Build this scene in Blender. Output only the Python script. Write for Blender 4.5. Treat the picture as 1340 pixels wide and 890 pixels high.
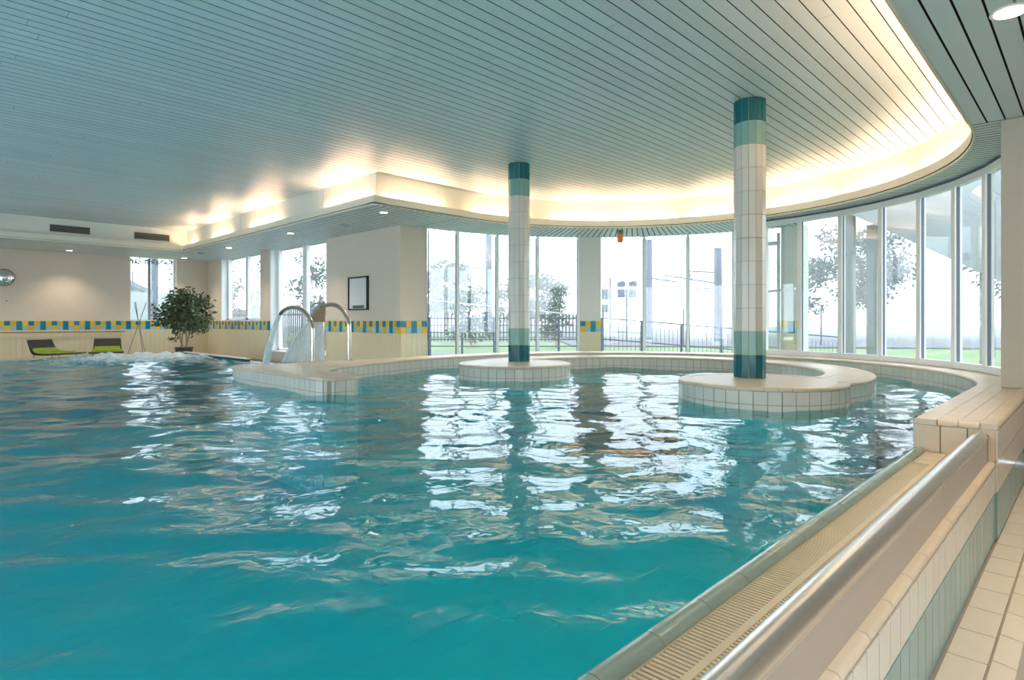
import bpy, math, random
import numpy as np
from mathutils.geometry import tessellate_polygon
from mathutils import Vector

for o in list(bpy.data.objects): bpy.data.objects.remove(o)
scene = bpy.context.scene
COL = scene.collection
R = math.radians
random.seed(4)

# ------------------------------------------------------------------ camera
cam_d = bpy.data.cameras.new('camera')
cam_d.sensor_fit = 'HORIZONTAL'; cam_d.sensor_width = 36.0
cam_d.lens = 783.0 / 1340.0 * 36.0
cam_d.shift_y = -25.0 / 1340.0
cam_d.clip_start = 0.02; cam_d.clip_end = 500
cam = bpy.data.objects.new('camera', cam_d); COL.objects.link(cam)
cam.location = (0, 0, 1.0)
cam.rotation_euler = (R(90), 0, math.atan2(767, 783) - R(90))
scene.camera = cam

# ------------------------------------------------------------------ sky, exposure
W = bpy.data.worlds.new('overcast_sky'); scene.world = W
W.use_nodes = True
bg = W.node_tree.nodes['Background']
bg.inputs['Color'].default_value = (0.82, 0.93, 1.04, 1)
bg.inputs['Strength'].default_value = 3.9
vs = scene.view_settings
vs.view_transform = 'Standard'; vs.look = 'None'; vs.gamma = 1; vs.exposure = 0.5
vs.use_curve_mapping = False
TUBE = 92.0      # cove tubes
SPOT = 110.0      # recessed downlights (W)

# ------------------------------------------------------------------ materials
def nt(name):
    m = bpy.data.materials.new(name); m.use_nodes = True
    t = m.node_tree; t.nodes.clear()
    out = t.nodes.new('ShaderNodeOutputMaterial')
    return m, t, out
def pbr(name, col, rough=.5, metal=0., var=.06, scale=8., bump=0., bscale=40., spec=.5, stretch=None, coat=0.):
    m, t, out = nt(name)
    b = t.nodes.new('ShaderNodeBsdfPrincipled')
    b.inputs['Roughness'].default_value = rough; b.inputs['Metallic'].default_value = metal
    b.inputs['Specular IOR Level'].default_value = spec
    if coat: b.inputs['Coat Weight'].default_value = coat; b.inputs['Coat Roughness'].default_value = .08
    geo = t.nodes.new('ShaderNodeNewGeometry')
    n = t.nodes.new('ShaderNodeTexNoise'); n.inputs['Scale'].default_value = scale; n.inputs['Detail'].default_value = 4
    vec = geo.outputs['Position']
    if stretch:
        mp = t.nodes.new('ShaderNodeMapping'); mp.inputs['Scale'].default_value = stretch
        t.links.new(vec, mp.inputs['Vector']); vec = mp.outputs['Vector']
    t.links.new(vec, n.inputs['Vector'])
    rmp = t.nodes.new('ShaderNodeMix'); rmp.data_type = 'RGBA'
    rmp.inputs['A'].default_value = tuple(max(0, c * (1 - var)) for c in col) + (1,)
    rmp.inputs['B'].default_value = tuple(min(1, c * (1 + var)) for c in col) + (1,)
    t.links.new(n.outputs['Fac'], rmp.inputs['Factor'])
    oi = t.nodes.new('ShaderNodeObjectInfo')
    hs = t.nodes.new('ShaderNodeHueSaturation')
    mr = t.nodes.new('ShaderNodeMapRange'); mr.inputs['To Min'].default_value = 1 - var * .7; mr.inputs['To Max'].default_value = 1 + var * .7
    t.links.new(oi.outputs['Random'], mr.inputs['Value']); t.links.new(mr.outputs['Result'], hs.inputs['Value'])
    t.links.new(rmp.outputs['Result'], hs.inputs['Color']); t.links.new(hs.outputs['Color'], b.inputs['Base Color'])
    if bump:
        n2 = t.nodes.new('ShaderNodeTexNoise'); n2.inputs['Scale'].default_value = bscale; n2.inputs['Detail'].default_value = 5
        t.links.new(vec, n2.inputs['Vector'])
        bp = t.nodes.new('ShaderNodeBump'); bp.inputs['Strength'].default_value = bump; bp.inputs['Distance'].default_value = .01
        t.links.new(n2.outputs['Fac'], bp.inputs['Height']); t.links.new(bp.outputs['Normal'], b.inputs['Normal'])
    t.links.new(b.outputs['BSDF'], out.inputs['Surface'])
    return m
def emit(name, col, s):
    m, t, out = nt(name)
    e = t.nodes.new('ShaderNodeEmission'); e.inputs['Color'].default_value = col + (1,); e.inputs['Strength'].default_value = s
    t.links.new(e.outputs['Emission'], out.inputs['Surface']); return m
def schlick(t, f0, normal=None):
    """reflectance of a dielectric surface, the same from both sides"""
    geo = t.nodes.new('ShaderNodeNewGeometry')
    d = t.nodes.new('ShaderNodeVectorMath'); d.operation = 'DOT_PRODUCT'
    t.links.new(geo.outputs['Incoming'], d.inputs[0]); t.links.new(normal or geo.outputs['Normal'], d.inputs[1])
    def math_(op, a, b=None, clamp=False):
        m = t.nodes.new('ShaderNodeMath'); m.operation = op; m.use_clamp = clamp
        for i, q in enumerate((a, b)):
            if q is None: continue
            if isinstance(q, (int, float)): m.inputs[i].default_value = q
            else: t.links.new(q, m.inputs[i])
        return m.outputs[0]
    c = math_('ABSOLUTE', d.outputs['Value']); c = math_('SUBTRACT', 1.0, c, True); c = math_('POWER', c, 5.0)
    return math_('ADD', math_('MULTIPLY', c, 1 - f0), f0, True)
def glass(name, tint, ior=1.45):
    m, t, out = nt(name)
    a = t.nodes.new('ShaderNodeBsdfTransparent'); a.inputs['Color'].default_value = tint + (1,)
    g = t.nodes.new('ShaderNodeBsdfGlossy'); g.inputs['Roughness'].default_value = 0.0
    mx = t.nodes.new('ShaderNodeMixShader')
    t.links.new(schlick(t, .06), mx.inputs['Fac']); t.links.new(a.outputs['BSDF'], mx.inputs[1]); t.links.new(g.outputs['BSDF'], mx.inputs[2])
    t.links.new(mx.outputs['Shader'], out.inputs['Surface']); return m
def water_mat():
    m, t, out = nt('pool_water')
    geo = t.nodes.new('ShaderNodeNewGeometry')
    n1 = t.nodes.new('ShaderNodeTexNoise'); n1.inputs['Scale'].default_value = 7.5; n1.inputs['Detail'].default_value = 2.0; n1.inputs['Distortion'].default_value = .4
    t.links.new(geo.outputs['Position'], n1.inputs['Vector'])
    bp = t.nodes.new('ShaderNodeBump'); bp.inputs['Strength'].default_value = .30; bp.inputs['Distance'].default_value = .02
    t.links.new(n1.outputs['Fac'], bp.inputs['Height'])
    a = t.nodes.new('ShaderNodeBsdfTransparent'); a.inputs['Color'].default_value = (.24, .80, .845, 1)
    g = t.nodes.new('ShaderNodeBsdfGlossy'); g.inputs['Roughness'].default_value = 0.02
    t.links.new(bp.outputs['Normal'], g.inputs['Normal'])
    mx = t.nodes.new('ShaderNodeMixShader')
    t.links.new(schlick(t, .022, bp.outputs['Normal']), mx.inputs['Fac']); t.links.new(a.outputs['BSDF'], mx.inputs[1]); t.links.new(g.outputs['BSDF'], mx.inputs[2])
    # aerated white water where the bubble jets well up (height of the surface itself drives it)
    at = t.nodes.new('ShaderNodeAttribute'); at.attribute_name = 'foam'
    n3 = t.nodes.new('ShaderNodeTexNoise'); n3.inputs['Scale'].default_value = 9; n3.inputs['Detail'].default_value = 6
    t.links.new(geo.outputs['Position'], n3.inputs['Vector'])
    mu = t.nodes.new('ShaderNodeMath'); mu.operation = 'MULTIPLY_ADD'
    t.links.new(n3.outputs['Fac'], mu.inputs[0]); mu.inputs[1].default_value = 1.6; mu.inputs[2].default_value = -.8
    ad = t.nodes.new('ShaderNodeMath'); ad.operation = 'ADD'; ad.use_clamp = True
    t.links.new(mu.outputs[0], ad.inputs[0]); t.links.new(at.outputs['Fac'], ad.inputs[1])
    m2 = t.nodes.new('ShaderNodeMath'); m2.operation = 'MULTIPLY'; m2.use_clamp = True
    t.links.new(ad.outputs[0], m2.inputs[0]); t.links.new(at.outputs['Fac'], m2.inputs[1])
    df = t.nodes.new('ShaderNodeBsdfPrincipled'); df.inputs['Base Color'].default_value = (.88, .93, .95, 1); df.inputs['Roughness'].default_value = .35
    t.links.new(bp.outputs['Normal'], df.inputs['Normal'])
    m3 = t.nodes.new('ShaderNodeMixShader')
    t.links.new(m2.outputs[0], m3.inputs['Fac']); t.links.new(mx.outputs['Shader'], m3.inputs[1]); t.links.new(df.outputs['BSDF'], m3.inputs[2])
    t.links.new(m3.outputs['Shader'], out.inputs['Surface'])
    va = t.nodes.new('ShaderNodeVolumeAbsorption'); va.inputs['Color'].default_value = (.0, .82, .86, 1); va.inputs['Density'].default_value = .22
    t.links.new(va.outputs['Volume'], out.inputs['Volume'])
    return m
def stream_mat():
    m, t, out = nt('falling_water')
    geo = t.nodes.new('ShaderNodeNewGeometry')
    mp = t.nodes.new('ShaderNodeMapping'); mp.inputs['Scale'].default_value = (14, 3, 3)
    t.links.new(geo.outputs['Position'], mp.inputs['Vector'])
    n = t.nodes.new('ShaderNodeTexNoise'); n.inputs['Scale'].default_value = 3; n.inputs['Detail'].default_value = 4
    t.links.new(mp.outputs['Vector'], n.inputs['Vector'])
    mr = t.nodes.new('ShaderNodeMapRange'); mr.inputs['To Min'].default_value = .45; mr.inputs['To Max'].default_value = .95
    t.links.new(n.outputs['Fac'], mr.inputs['Value'])
    a = t.nodes.new('ShaderNodeBsdfTransparent')
    b = t.nodes.new('ShaderNodeBsdfPrincipled'); b.inputs['Base Color'].default_value = (.85, .92, .95, 1); b.inputs['Roughness'].default_value = .25
    tr = t.nodes.new('ShaderNodeBsdfTranslucent'); tr.inputs['Color'].default_value = (.9, .95, 1, 1)
    mb = t.nodes.new('ShaderNodeMixShader'); mb.inputs['Fac'].default_value = .5
    t.links.new(b.outputs['BSDF'], mb.inputs[1]); t.links.new(tr.outputs['BSDF'], mb.inputs[2])
    mx = t.nodes.new('ShaderNodeMixShader')
    t.links.new(mr.outputs['Result'], mx.inputs['Fac']); t.links.new(a.outputs['BSDF'], mx.inputs[1]); t.links.new(mb.outputs['Shader'], mx.inputs[2])
    t.links.new(mx.outputs['Shader'], out.inputs['Surface']); return m

M = dict(
    plaster=pbr('cream_plaster', (.72, .63, .525), .85, var=.03, bump=.15, bscale=60),
    plaster_w=pbr('white_plaster', (.75, .74, .70), .8, var=.03, bump=.1, bscale=60),
    cove=pbr('cove_paint', (.80, .80, .70), .7, var=.02),
    lip=pbr('cove_lip_paint', (.76, .74, .62), .6, var=.02),
    board=pbr('painted_ceiling_board', (.63, .735, .77), .40, var=.07, scale=3, bump=.25, bscale=30, stretch=(.25, 3, 1)),
    board_y=pbr('painted_soffit_board', (.63, .735, .77), .40, var=.06, scale=3, bump=.2, bscale=20),
    dark=pbr('dark_void', (.012, .012, .012), .9),
    tile=pbr('glazed_white_tile', (.74, .70, .62), .18, var=.03, scale=3),
    tile_beige=pbr('glazed_beige_tile', (.76, .66, .46), .3, var=.06, scale=3),
    coping=pbr('sand_coping_tile', (.74, .595, .44), .38, var=.05, scale=6, bump=.05),
    grout=pbr('grey_grout', (.42, .37, .31), .9, var=.1),
    grout_t=pbr('brown_grout', (.33, .23, .14), .9, var=.1),
    blue=pbr('blue_tile', (.01, .22, .36), .2, var=.12),
    yellow=pbr('yellow_tile', (.78, .50, .02), .25, var=.1),
    ltteal=pbr('pale_teal_tile', (.36, .56, .58), .25, var=.1),
    colteal=pbr('petrol_column_tile', (.004, .13, .165), .14, var=.12),
    colgrout=pbr('ochre_grout', (.55, .47, .20), .8),
    sage=pbr('sage_column_tile', (.24, .44, .39), .16, var=.06),
    edge=pbr('sage_edge_tile', (.27, .345, .30), .12, var=.06, scale=5),
    skirt=pbr('teal_skirting_tile', (.25, .42, .42), .22, var=.08),
    grate=pbr('beige_grate_plastic', (.76, .62, .42), .5, var=.06),
    steel=pbr('brushed_steel', (.78, .77, .77), .27, metal=1., var=.05, scale=5, stretch=(.3, 30, 30)),
    steel2=pbr('satin_steel_panel', (.62, .57, .53), .45, metal=.75, var=.06, scale=5, stretch=(.5, 6, 6)),
    pipe=pbr('steel_pipe', (.60, .54, .48), .22, metal=1., var=.05),
    frame=pbr('white_window_frame', (.88, .88, .88), .45, var=.02),
    gasket_shade=pbr('grey_gasket_shade', (.16, .19, .25), .6),  # gasket colour also carries the shadow line beside each mullion
    glass=glass('window_glass', (.96, .985, .985)),
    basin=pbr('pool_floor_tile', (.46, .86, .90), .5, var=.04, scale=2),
    joint=pbr('pool_joint', (.445, .835, .875), .8),
    deck=pbr('deck_tile', (.78, .68, .56), .42, var=.05, scale=5, bump=.04),
    black=pbr('black_plastic', (.02, .02, .02), .4),
    brown=pbr('brown_wicker', (.07, .055, .05), .6, var=.2, scale=60, bump=.4, bscale=120),
    lime=pbr('lime_cushion', (.44, .53, .04), .8, var=.08),
    leaf=pbr('ficus_leaf', (.12, .19, .085), .32, var=.5, scale=6),
    bark=pbr('pale_bark', (.45, .34, .24), .8, var=.2),
    pot=pbr('anthracite_pot', (.06, .055, .065), .6),
    paper=pbr('notice_paper', (.80, .80, .78), .6, var=.03),
    ink=pbr('notice_ink', (.10, .12, .14), .7),
    orange=pbr('amber_lens', (.85, .22, .02), .2),
    grey=pbr('grey_metal', (.25, .27, .30), .5, metal=.3),
    white=pbr('white_enamel', (.8, .8, .8), .4),
    mirror=pbr('mirror_glass', (.85, .88, .9), .02, metal=1., var=0.),
    slat=pbr('dark_vent_slat', (.22, .22, .19), .5),
    tube=emit('cove_tube_light', (1.0, .61, .39), TUBE),
    lamp=emit('downlight_lens', (1.0, .80, .58), 14.0),
    grass=pbr('lawn', (.12, .17, .075), .9, var=.3, scale=4),
    asphalt=pbr('asphalt', (.16, .165, .18), .9, var=.15, scale=3),
    ballast=pbr('track_ballast', (.12, .12, .13), .9, var=.3, scale=6),
    fence=pbr('weathered_timber', (.10, .10, .11), .9, var=.25, scale=3),
    rail=pbr('galvanised_rail', (.08, .10, .13), .5, metal=.4),
    pole=pbr('painted_mast', (.07, .09, .13), .6),
    hrail=pbr('pale_handrail', (.45, .46, .48), .5),
    tree=pbr('misty_foliage', (.045, .07, .045), .8, var=.4, scale=5),
    shrub=pbr('shrub_foliage', (.035, .065, .025), .7, var=.5, scale=8),
    concrete=pbr('pale_concrete', (.34, .36, .36), .85, var=.08, scale=3, bump=.2, bscale=12),
    roof=pbr('grey_roof', (.16, .17, .19), .7),
)
M['water'] = water_mat(); M['stream'] = stream_mat()

# ------------------------------------------------------------------ builders
def link(o, parent=None):
    COL.objects.link(o)
    if parent is not None:
        o.parent = parent
    return o
def base_of(parent):
    v = Vector((0, 0, 0))
    while parent is not None:
        v += parent.location; parent = parent.parent
    return v
def empty(name, loc=(0, 0, 0)):
    o = bpy.data.objects.new(name, None); o.location = loc; o.empty_display_size = .1
    return link(o)
def tag(o, label=None, cat=None, group=None, kind=None):
    if label: o['label'] = label
    if cat: o['category'] = cat
    if group: o['group'] = group
    if kind: o['kind'] = kind
    return o
class MB:
    def __init__(s): s.v = []; s.f = []
    def add(s, vs, fs):
        n = len(s.v); s.v += [tuple(p) for p in vs]; s.f += [tuple(i + n for i in q) for q in fs]; return s
    def box(s, x0, x1, y0, y1, z0, z1):
        return s.add([(x0, y0, z0), (x1, y0, z0), (x1, y1, z0), (x0, y1, z0), (x0, y0, z1), (x1, y0, z1), (x1, y1, z1), (x0, y1, z1)],
                     [(0, 3, 2, 1), (4, 5, 6, 7), (0, 1, 5, 4), (1, 2, 6, 5), (2, 3, 7, 6), (3, 0, 4, 7)])
    def obox(s, c, size, rz=0, z_axis=None):
        ca, sa = math.cos(rz), math.sin(rz); hx, hy, hz = [q / 2 for q in size]; vs = []
        for dz in (-hz, hz):
            for dx, dy in ((-hx, -hy), (hx, -hy), (hx, hy), (-hx, hy)):
                vs.append((c[0] + dx * ca - dy * sa, c[1] + dx * sa + dy * ca, c[2] + dz))
        return s.add(vs, [(0, 3, 2, 1), (4, 5, 6, 7), (0, 1, 5, 4), (1, 2, 6, 5), (2, 3, 7, 6), (3, 0, 4, 7)])
    def beam(s, a, b, w, h):
        a, b = Vector(a), Vector(b); d = (b - a).normalized()
        up = Vector((0, 0, 1)) if abs(d.z) < .95 else Vector((1, 0, 0))
        x = d.cross(up).normalized(); y = x.cross(d)
        vs = []
        for p in (a, b):
            for i, j in ((-1, -1), (1, -1), (1, 1), (-1, 1)):
                vs.append(p + x * i * w / 2 + y * j * h / 2)
        return s.add(vs, [(0, 3, 2, 1), (4, 5, 6, 7), (0, 1, 5, 4), (1, 2, 6, 5), (2, 3, 7, 6), (3, 0, 4, 7)])
    def prism(s, out, z0, z1):
        n = len(out)
        tri = tessellate_polygon([[Vector((p[0], p[1], 0)) for p in out]])
        a = sum(out[i][0] * out[(i + 1) % n][1] - out[(i + 1) % n][0] * out[i][1] for i in range(n))
        if a < 0:
            out = out[::-1]; tri = tessellate_polygon([[Vector((p[0], p[1], 0)) for p in out]])
        top = []
        for t in tri:
            p, q, r = (out[i] for i in t)
            up = (q[0] - p[0]) * (r[1] - p[1]) - (q[1] - p[1]) * (r[0] - p[0]) > 0
            top.append(tuple(t) if up else tuple(reversed(t)))
        fs = [tuple(i + n for i in t) for t in top] + [tuple(reversed(t)) for t in top]
        fs += [(i, (i + 1) % n, (i + 1) % n + n, i + n) for i in range(n)]
        return s.add([(x, y, z0) for x, y in out] + [(x, y, z1) for x, y in out], fs)
    def tube(s, pts, r, n=10, cap=True):
        pts = [Vector(p) for p in pts]; rings = []
        rr = r if isinstance(r, (list, tuple)) else [r] * len(pts)
        ref = None
        for i, p in enumerate(pts):
            d = (pts[min(i + 1, len(pts) - 1)] - pts[max(i - 1, 0)]).normalized()
            if ref is None:
                ref = d.cross(Vector((0, 0, 1)) if abs(d.z) < .9 else Vector((1, 0, 0))).normalized()
            ref = (ref - d * ref.dot(d)).normalized(); bn = d.cross(ref)
            rings.append([p + (ref * math.cos(2 * math.pi * k / n) + bn * math.sin(2 * math.pi * k / n)) * rr[i] for k in range(n)])
        vs = [q for g in rings for q in g]; fs = []
        for i in range(len(pts) - 1):
            for k in range(n):
                fs.append((i * n + k, i * n + (k + 1) % n, (i + 1) * n + (k + 1) % n, (i + 1) * n + k))
        if cap:
            fs.append(tuple(range(n))[::-1]); fs.append(tuple((len(pts) - 1) * n + k for k in range(n)))
        return s.add(vs, fs)
    def lathe(s, cx, cy, prof, n=24):
        vs = [(cx + r * math.cos(2 * math.pi * k / n), cy + r * math.sin(2 * math.pi * k / n), z) for r, z in prof for k in range(n)]
        fs = []
        for i in range(len(prof) - 1):
            for k in range(n):
                fs.append((i * n + k, i * n + (k + 1) % n, (i + 1) * n + (k + 1) % n, (i + 1) * n + k))
        fs.append(tuple(range(n))[::-1]); fs.append(tuple((len(prof) - 1) * n + k for k in range(n)))
        return s.add(vs, fs)
    def sweep(s, path, prof, closed_prof=True, caps=True):
        """profile points (offset to the left of the path, z) carried along a 2-D path"""
        nn = normals(path); m = len(prof); vs = []; fs = []
        for (x, y), (nx, ny) in zip(path, nn):
            for o, z in prof: vs.append((x + nx * o, y + ny * o, z))
        k = m if closed_prof else m - 1
        for i in range(len(path) - 1):
            for j in range(k):
                fs.append((i * m + j, i * m + (j + 1) % m, (i + 1) * m + (j + 1) % m, (i + 1) * m + j))
        if caps and closed_prof:
            fs.append(tuple(range(m))[::-1]); fs.append(tuple((len(path) - 1) * m + j for j in range(m)))
        return s.add(vs, fs)
    def mesh(s, name, mat):
        me = bpy.data.meshes.new(name); me.from_pydata(s.v, [], s.f); me.materials.append(mat); me.update(); return me
    def build(s, name, mat, parent=None, smooth=False):
        me = s.mesh(name, mat)
        if smooth:
            me.polygons.foreach_set('use_smooth', [True] * len(me.polygons))
            try: me.set_sharp_from_angle(angle=R(35))
            except Exception: pass
        o = bpy.data.objects.new(name, me); link(o, parent)
        if parent is not None: o.location = -base_of(parent)
        return o
def plank(mb, mat, parent):
    """ceiling board: painted face, groove sides coloured dark as the shade in the gaps"""
    o = mb.build('plank', mat, parent); o.data.materials.append(M['dark'])
    for p in o.data.polygons: p.material_index = 0 if p.normal.z < -.5 else 1  # side colour stands in for the shade between boards
    return o
def inst(name, me, parent, loc, rz=0.):
    o = bpy.data.objects.new(name, me); link(o, parent)
    o.location = Vector(loc) - base_of(parent); o.rotation_euler = (0, 0, rz); return o
def normals(path):
    """mitred left normals of an open 2-D path"""
    res = []; n = len(path)
    for i in range(n):
        ds = []
        if i > 0: ds.append((path[i][0] - path[i - 1][0], path[i][1] - path[i - 1][1]))
        if i < n - 1: ds.append((path[i + 1][0] - path[i][0], path[i + 1][1] - path[i][1]))
        ns = []
        for dx, dy in ds:
            l = math.hypot(dx, dy) or 1; ns.append((-dy / l, dx / l))
        x = sum(q[0] for q in ns); y = sum(q[1] for q in ns); l = math.hypot(x, y) or 1; x /= l; y /= l
        k = 1 / max(.4, x * ns[0][0] + y * ns[0][1])
        res.append((x * k, y * k))
    return res
def arc(c, r, a0, a1, n):
    return [(c[0] + r * math.cos(R(a0 + (a1 - a0) * i / n)), c[1] + r * math.sin(R(a0 + (a1 - a0) * i / n))) for i in range(n + 1)]
def catmull(pts, k=6):
    res = []
    for i in range(len(pts) - 1):
        p0, p1, p2, p3 = pts[max(i - 1, 0)], pts[i], pts[i + 1], pts[min(i + 2, len(pts) - 1)]
        for j in range(k):
            t = j / k
            res.append(tuple(.5 * (2 * p1[d] + (p2[d] - p0[d]) * t + (2 * p0[d] - 5 * p1[d] + 4 * p2[d] - p3[d]) * t * t + (3 * p1[d] - p0[d] - 3 * p2[d] + p3[d]) * t ** 3) for d in range(len(p1))))
    res.append(tuple(pts[-1])); return res
def resample(path, step):
    L = [0]
    for a, b in zip(path, path[1:]): L.append(L[-1] + math.hypot(b[0] - a[0], b[1] - a[1]))
    n = max(1, round(L[-1] / step)); res = []; j = 0
    for i in range(n + 1):
        t = L[-1] * i / n
        while j < len(path) - 2 and L[j + 1] < t: j += 1
        u = (t - L[j]) / ((L[j + 1] - L[j]) or 1)
        res.append((path[j][0] + (path[j + 1][0] - path[j][0]) * u, path[j][1] + (path[j + 1][1] - path[j][1]) * u))
    return res
def tile_run(parent, path, rows, step, side=-1, depth=.012, gap=.008, name='tile', joined=None, off=0.):
    """glazed tiles stood along a path; rows = (z0, z1, material); side -1 = right of the path"""
    pts = resample(path, step)
    for z0, z1, mat in rows:
        cache = {}
        for a, b in zip(pts, pts[1:]):
            w = math.hypot(b[0] - a[0], b[1] - a[1]); rz = math.atan2(b[1] - a[1], b[0] - a[0])
            nx, ny = -(b[1] - a[1]) / w * side, (b[0] - a[0]) / w * side
            c = ((a[0] + b[0]) / 2 + nx * (off + depth / 2), (a[1] + b[1]) / 2 + ny * (off + depth / 2), (z0 + z1) / 2)
            if joined is not None:
                joined.obox(c, (w - gap, depth, z1 - z0 - gap), rz)
            else:
                key = round(w, 3)
                if key not in cache: cache[key] = MB().obox((0, 0, 0), (w - gap, depth, z1 - z0 - gap)).mesh(name, mat)
                inst(name, cache[key], parent, c, rz)
def coping_run(parent, path, step, width, z0, z1, name='coping_tile', mat=None, over=.012, gap=.005):
    """bullnosed edge pieces; the nose lies right of the path, the piece reaches left"""
    r = (z1 - z0) * .55
    prof = [(width, z0), (-over + .004, z0), (-over, z0 + .008), (-over, z1 - r)]
    prof += [(-over + r - r * math.cos(R(a)), z1 - r + r * math.sin(R(a))) for a in (22, 45, 67, 90)] + [(width, z1)]
    prof = prof[::-1]
    fine = resample(path, step / 4)
    nn = normals(fine); m = len(prof); n = (len(fine) - 1) // 4
    for i in range(n):
        idx = range(i * 4, min(i * 4 + 5, len(fine))) if i < n - 1 else range(i * 4, len(fine))
        seg = [(fine[k], nn[k]) for k in idx]
        vs = []; fs = []
        for q, ((x, y), (nx, ny)) in enumerate(seg):
            tx, ty = ny, -nx; l = math.hypot(tx, ty)
            sh = gap / 2 if q == 0 else (-gap / 2 if q == len(seg) - 1 else 0)
            for o, z in prof: vs.append((x + nx * o + tx / l * sh, y + ny * o + ty / l * sh, z))
        for q in range(len(seg) - 1):
            for j in range(m): fs.append((q * m + j, q * m + (j + 1) % m, (q + 1) * m + (j + 1) % m, (q + 1) * m + j))
        fs.append(tuple(range(m))[::-1]); fs.append(tuple((len(seg) - 1) * m + j for j in range(m)))
        MB().add(vs, fs).build(name, mat or M['coping'], parent, smooth=True)

# ------------------------------------------------------------------ key dimensions (metres; water level z = 0)
CB = (8.7, 5.5)            # centre of the round bay
ZT = .245                  # top of the pool rim
ZD = -.59                  # deck
ZS, ZC = 3.27, 3.94        # soffit, raised ceiling
XW, YF = 8.27, 24.5        # window wall, far wall
XL, YS = -5.0, -3.0        # walls behind the camera
POOL_X0, POOL_X1, POOL_Y1 = -3.0, 5.75, 19.8

# ------------------------------------------------------------------ floor
fl = MB()
z0 = ZD - .25
fl.box(XL, 8.75, YS, .60, z0, ZD - .012).box(XL, POOL_X0 - .15, .6, YF + .3, z0, ZD).box(POOL_X0 - .15, 8.8, POOL_Y1 + .15, YF + .3, z0, ZD)
fl.box(POOL_X1 + .15, 8.8, 10.38, POOL_Y1 + .15, z0, ZD)
fl.prism(arc(CB, 6.4, -60, 90, 50) + arc(CB, 4.9, 90, -60, 50), z0, ZD)
floor = tag(fl.build('floor', M['grout']), 'sand coloured tiled pool deck around the pool', kind='structure')
rows = [(.522, .362, 0.0), (-.06, -.37, .0), (-.37, -.68, .15), (-.68, -.99, 0)]
for y1, y0, sh in rows:
    me = MB().box(-.159, .159, y0 + .004, y1 - .004, -.012, 0).mesh('floor_tile', M['deck'])
    for i in range(30):
        x = -.9 + i * .327 + sh
        if x < 8.6: inst('floor_tile', me, floor, (x, 0, ZD))
gm = MB()   # shallow gutter row: the tile surface dips and rises
ys = [.354 - .41 * k / 10 for k in range(11)]
prof = [(y, -.03 * math.sin(math.pi * (k / 10)) ** 2) for k, y in enumerate(ys)]
vs = [(x, y, z) for x in (-.159, .159) for y, z in prof] + [(x, y, -.05) for x in (-.159, .159) for y, z in (prof[0], prof[-1])]
gm.add(vs, [(k, k + 1, k + 12, k + 11) for k in range(10)] + [(22, 23) + tuple(range(10, -1, -1)), (24,) + tuple(range(11, 22)) + (25,)])
me = gm.mesh('gutter_tile', M['deck'])
for i in range(30):
    x = -.9 + i * .327 + .06
    if x < 8.6: inst('gutter_tile', me, floor, (x, 0, ZD))

# ------------------------------------------------------------------ ceilings
def board_x(parent, x0, x1, y0, y1, z, mat, name='plank'):
    plank(MB().box(x0, x1, y0, y1, z, z + .008), mat, parent)
CL = (8.7, 5.55)
roof = arc(CB, 6.45, -90, 90, 40)
ceil = tag(MB().prism([(XL, YS), (8.7, YS)] + roof + [(8.75, 25.0), (XL, 25.0)], ZC + .022, ZC + .25).build('ceiling', M['dark']),
           'raised ceiling of pale blue painted boards over the pool', kind='structure')
pitch = .157; y = .86; k = 0
while y < 21.4:
    y0, y1 = y + .0055, y + pitch - .0055; ym = (y + y1) / 2
    if y1 < 10.22: x1 = 8.7 + math.sqrt(max(.3, 4.70 ** 2 - (ym - CL[1]) ** 2))
    else: x1 = 6.64
    if ym < 1.1: x1 = 9.3
    j = random.Random(k * 7).uniform(-1.5, x1 - 1.0)
    board_x(ceil, XL, j - .0015, y0, y1, ZC, M['board']); board_x(ceil, j + .0015, x1, y0, y1, ZC, M['board'])
    y += pitch; k += 1
# lower soffit
sf = MB()
zb = ZS + .022
sf.box(XL, 8.7, YS, 1.09, zb, zb + .01).box(6.40, 8.62, 10.02, 24.7, zb, zb + .01).box(XL, 6.40, 21.2, 24.7, zb, zb + .01).box(8.6, 8.72, 10.02, 11.85, zb, zb + .01)
sf.prism(arc(CL, 4.47, -90, -4, 40) + arc(CB, 5.02, -4, -90, 40), zb, zb + .01)
sf.prism(arc(CL, 4.47, -4, 90, 40) + arc(CB, 6.30, 90, -4, 40), zb, zb + .01)
soff = tag(sf.build('soffit', M['dark']), 'lower soffit of pale blue boards along the windows and deck', kind='structure')
tr = MB()
zb2 = zb + .012
tr.box(XL, 8.7, .85, 1.09, zb2, zb2 + .01).box(6.40, 6.66, 10.02, 21.4, zb2, zb2 + .01).box(6.40, 8.72, 10.02, 10.25, zb2, zb2 + .01)
tr.prism(arc(CL, 4.47, -90, 90, 60) + arc(CL, 4.72, 90, -90, 60), zb2, zb2 + .01)
tr.build('light_trough', M['cove'], soff)
y = 1.07 - .011
while y > YS:
    board_x(soff, XL, 8.69, y - .161 + .016, y, ZS, M['board']); y -= .161
x = 6.42
while x < 8.67:
    plank(MB().box(x + .009, min(x + .151, 8.695), 10.03, 24.55, ZS, ZS + .008), M['board_y'], soff); x += .16
y = 21.22
while y < 24.5:
    board_x(soff, XL, 6.415, y + .009, y + .151, ZS, M['board']); y += .16
n = 126
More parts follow.
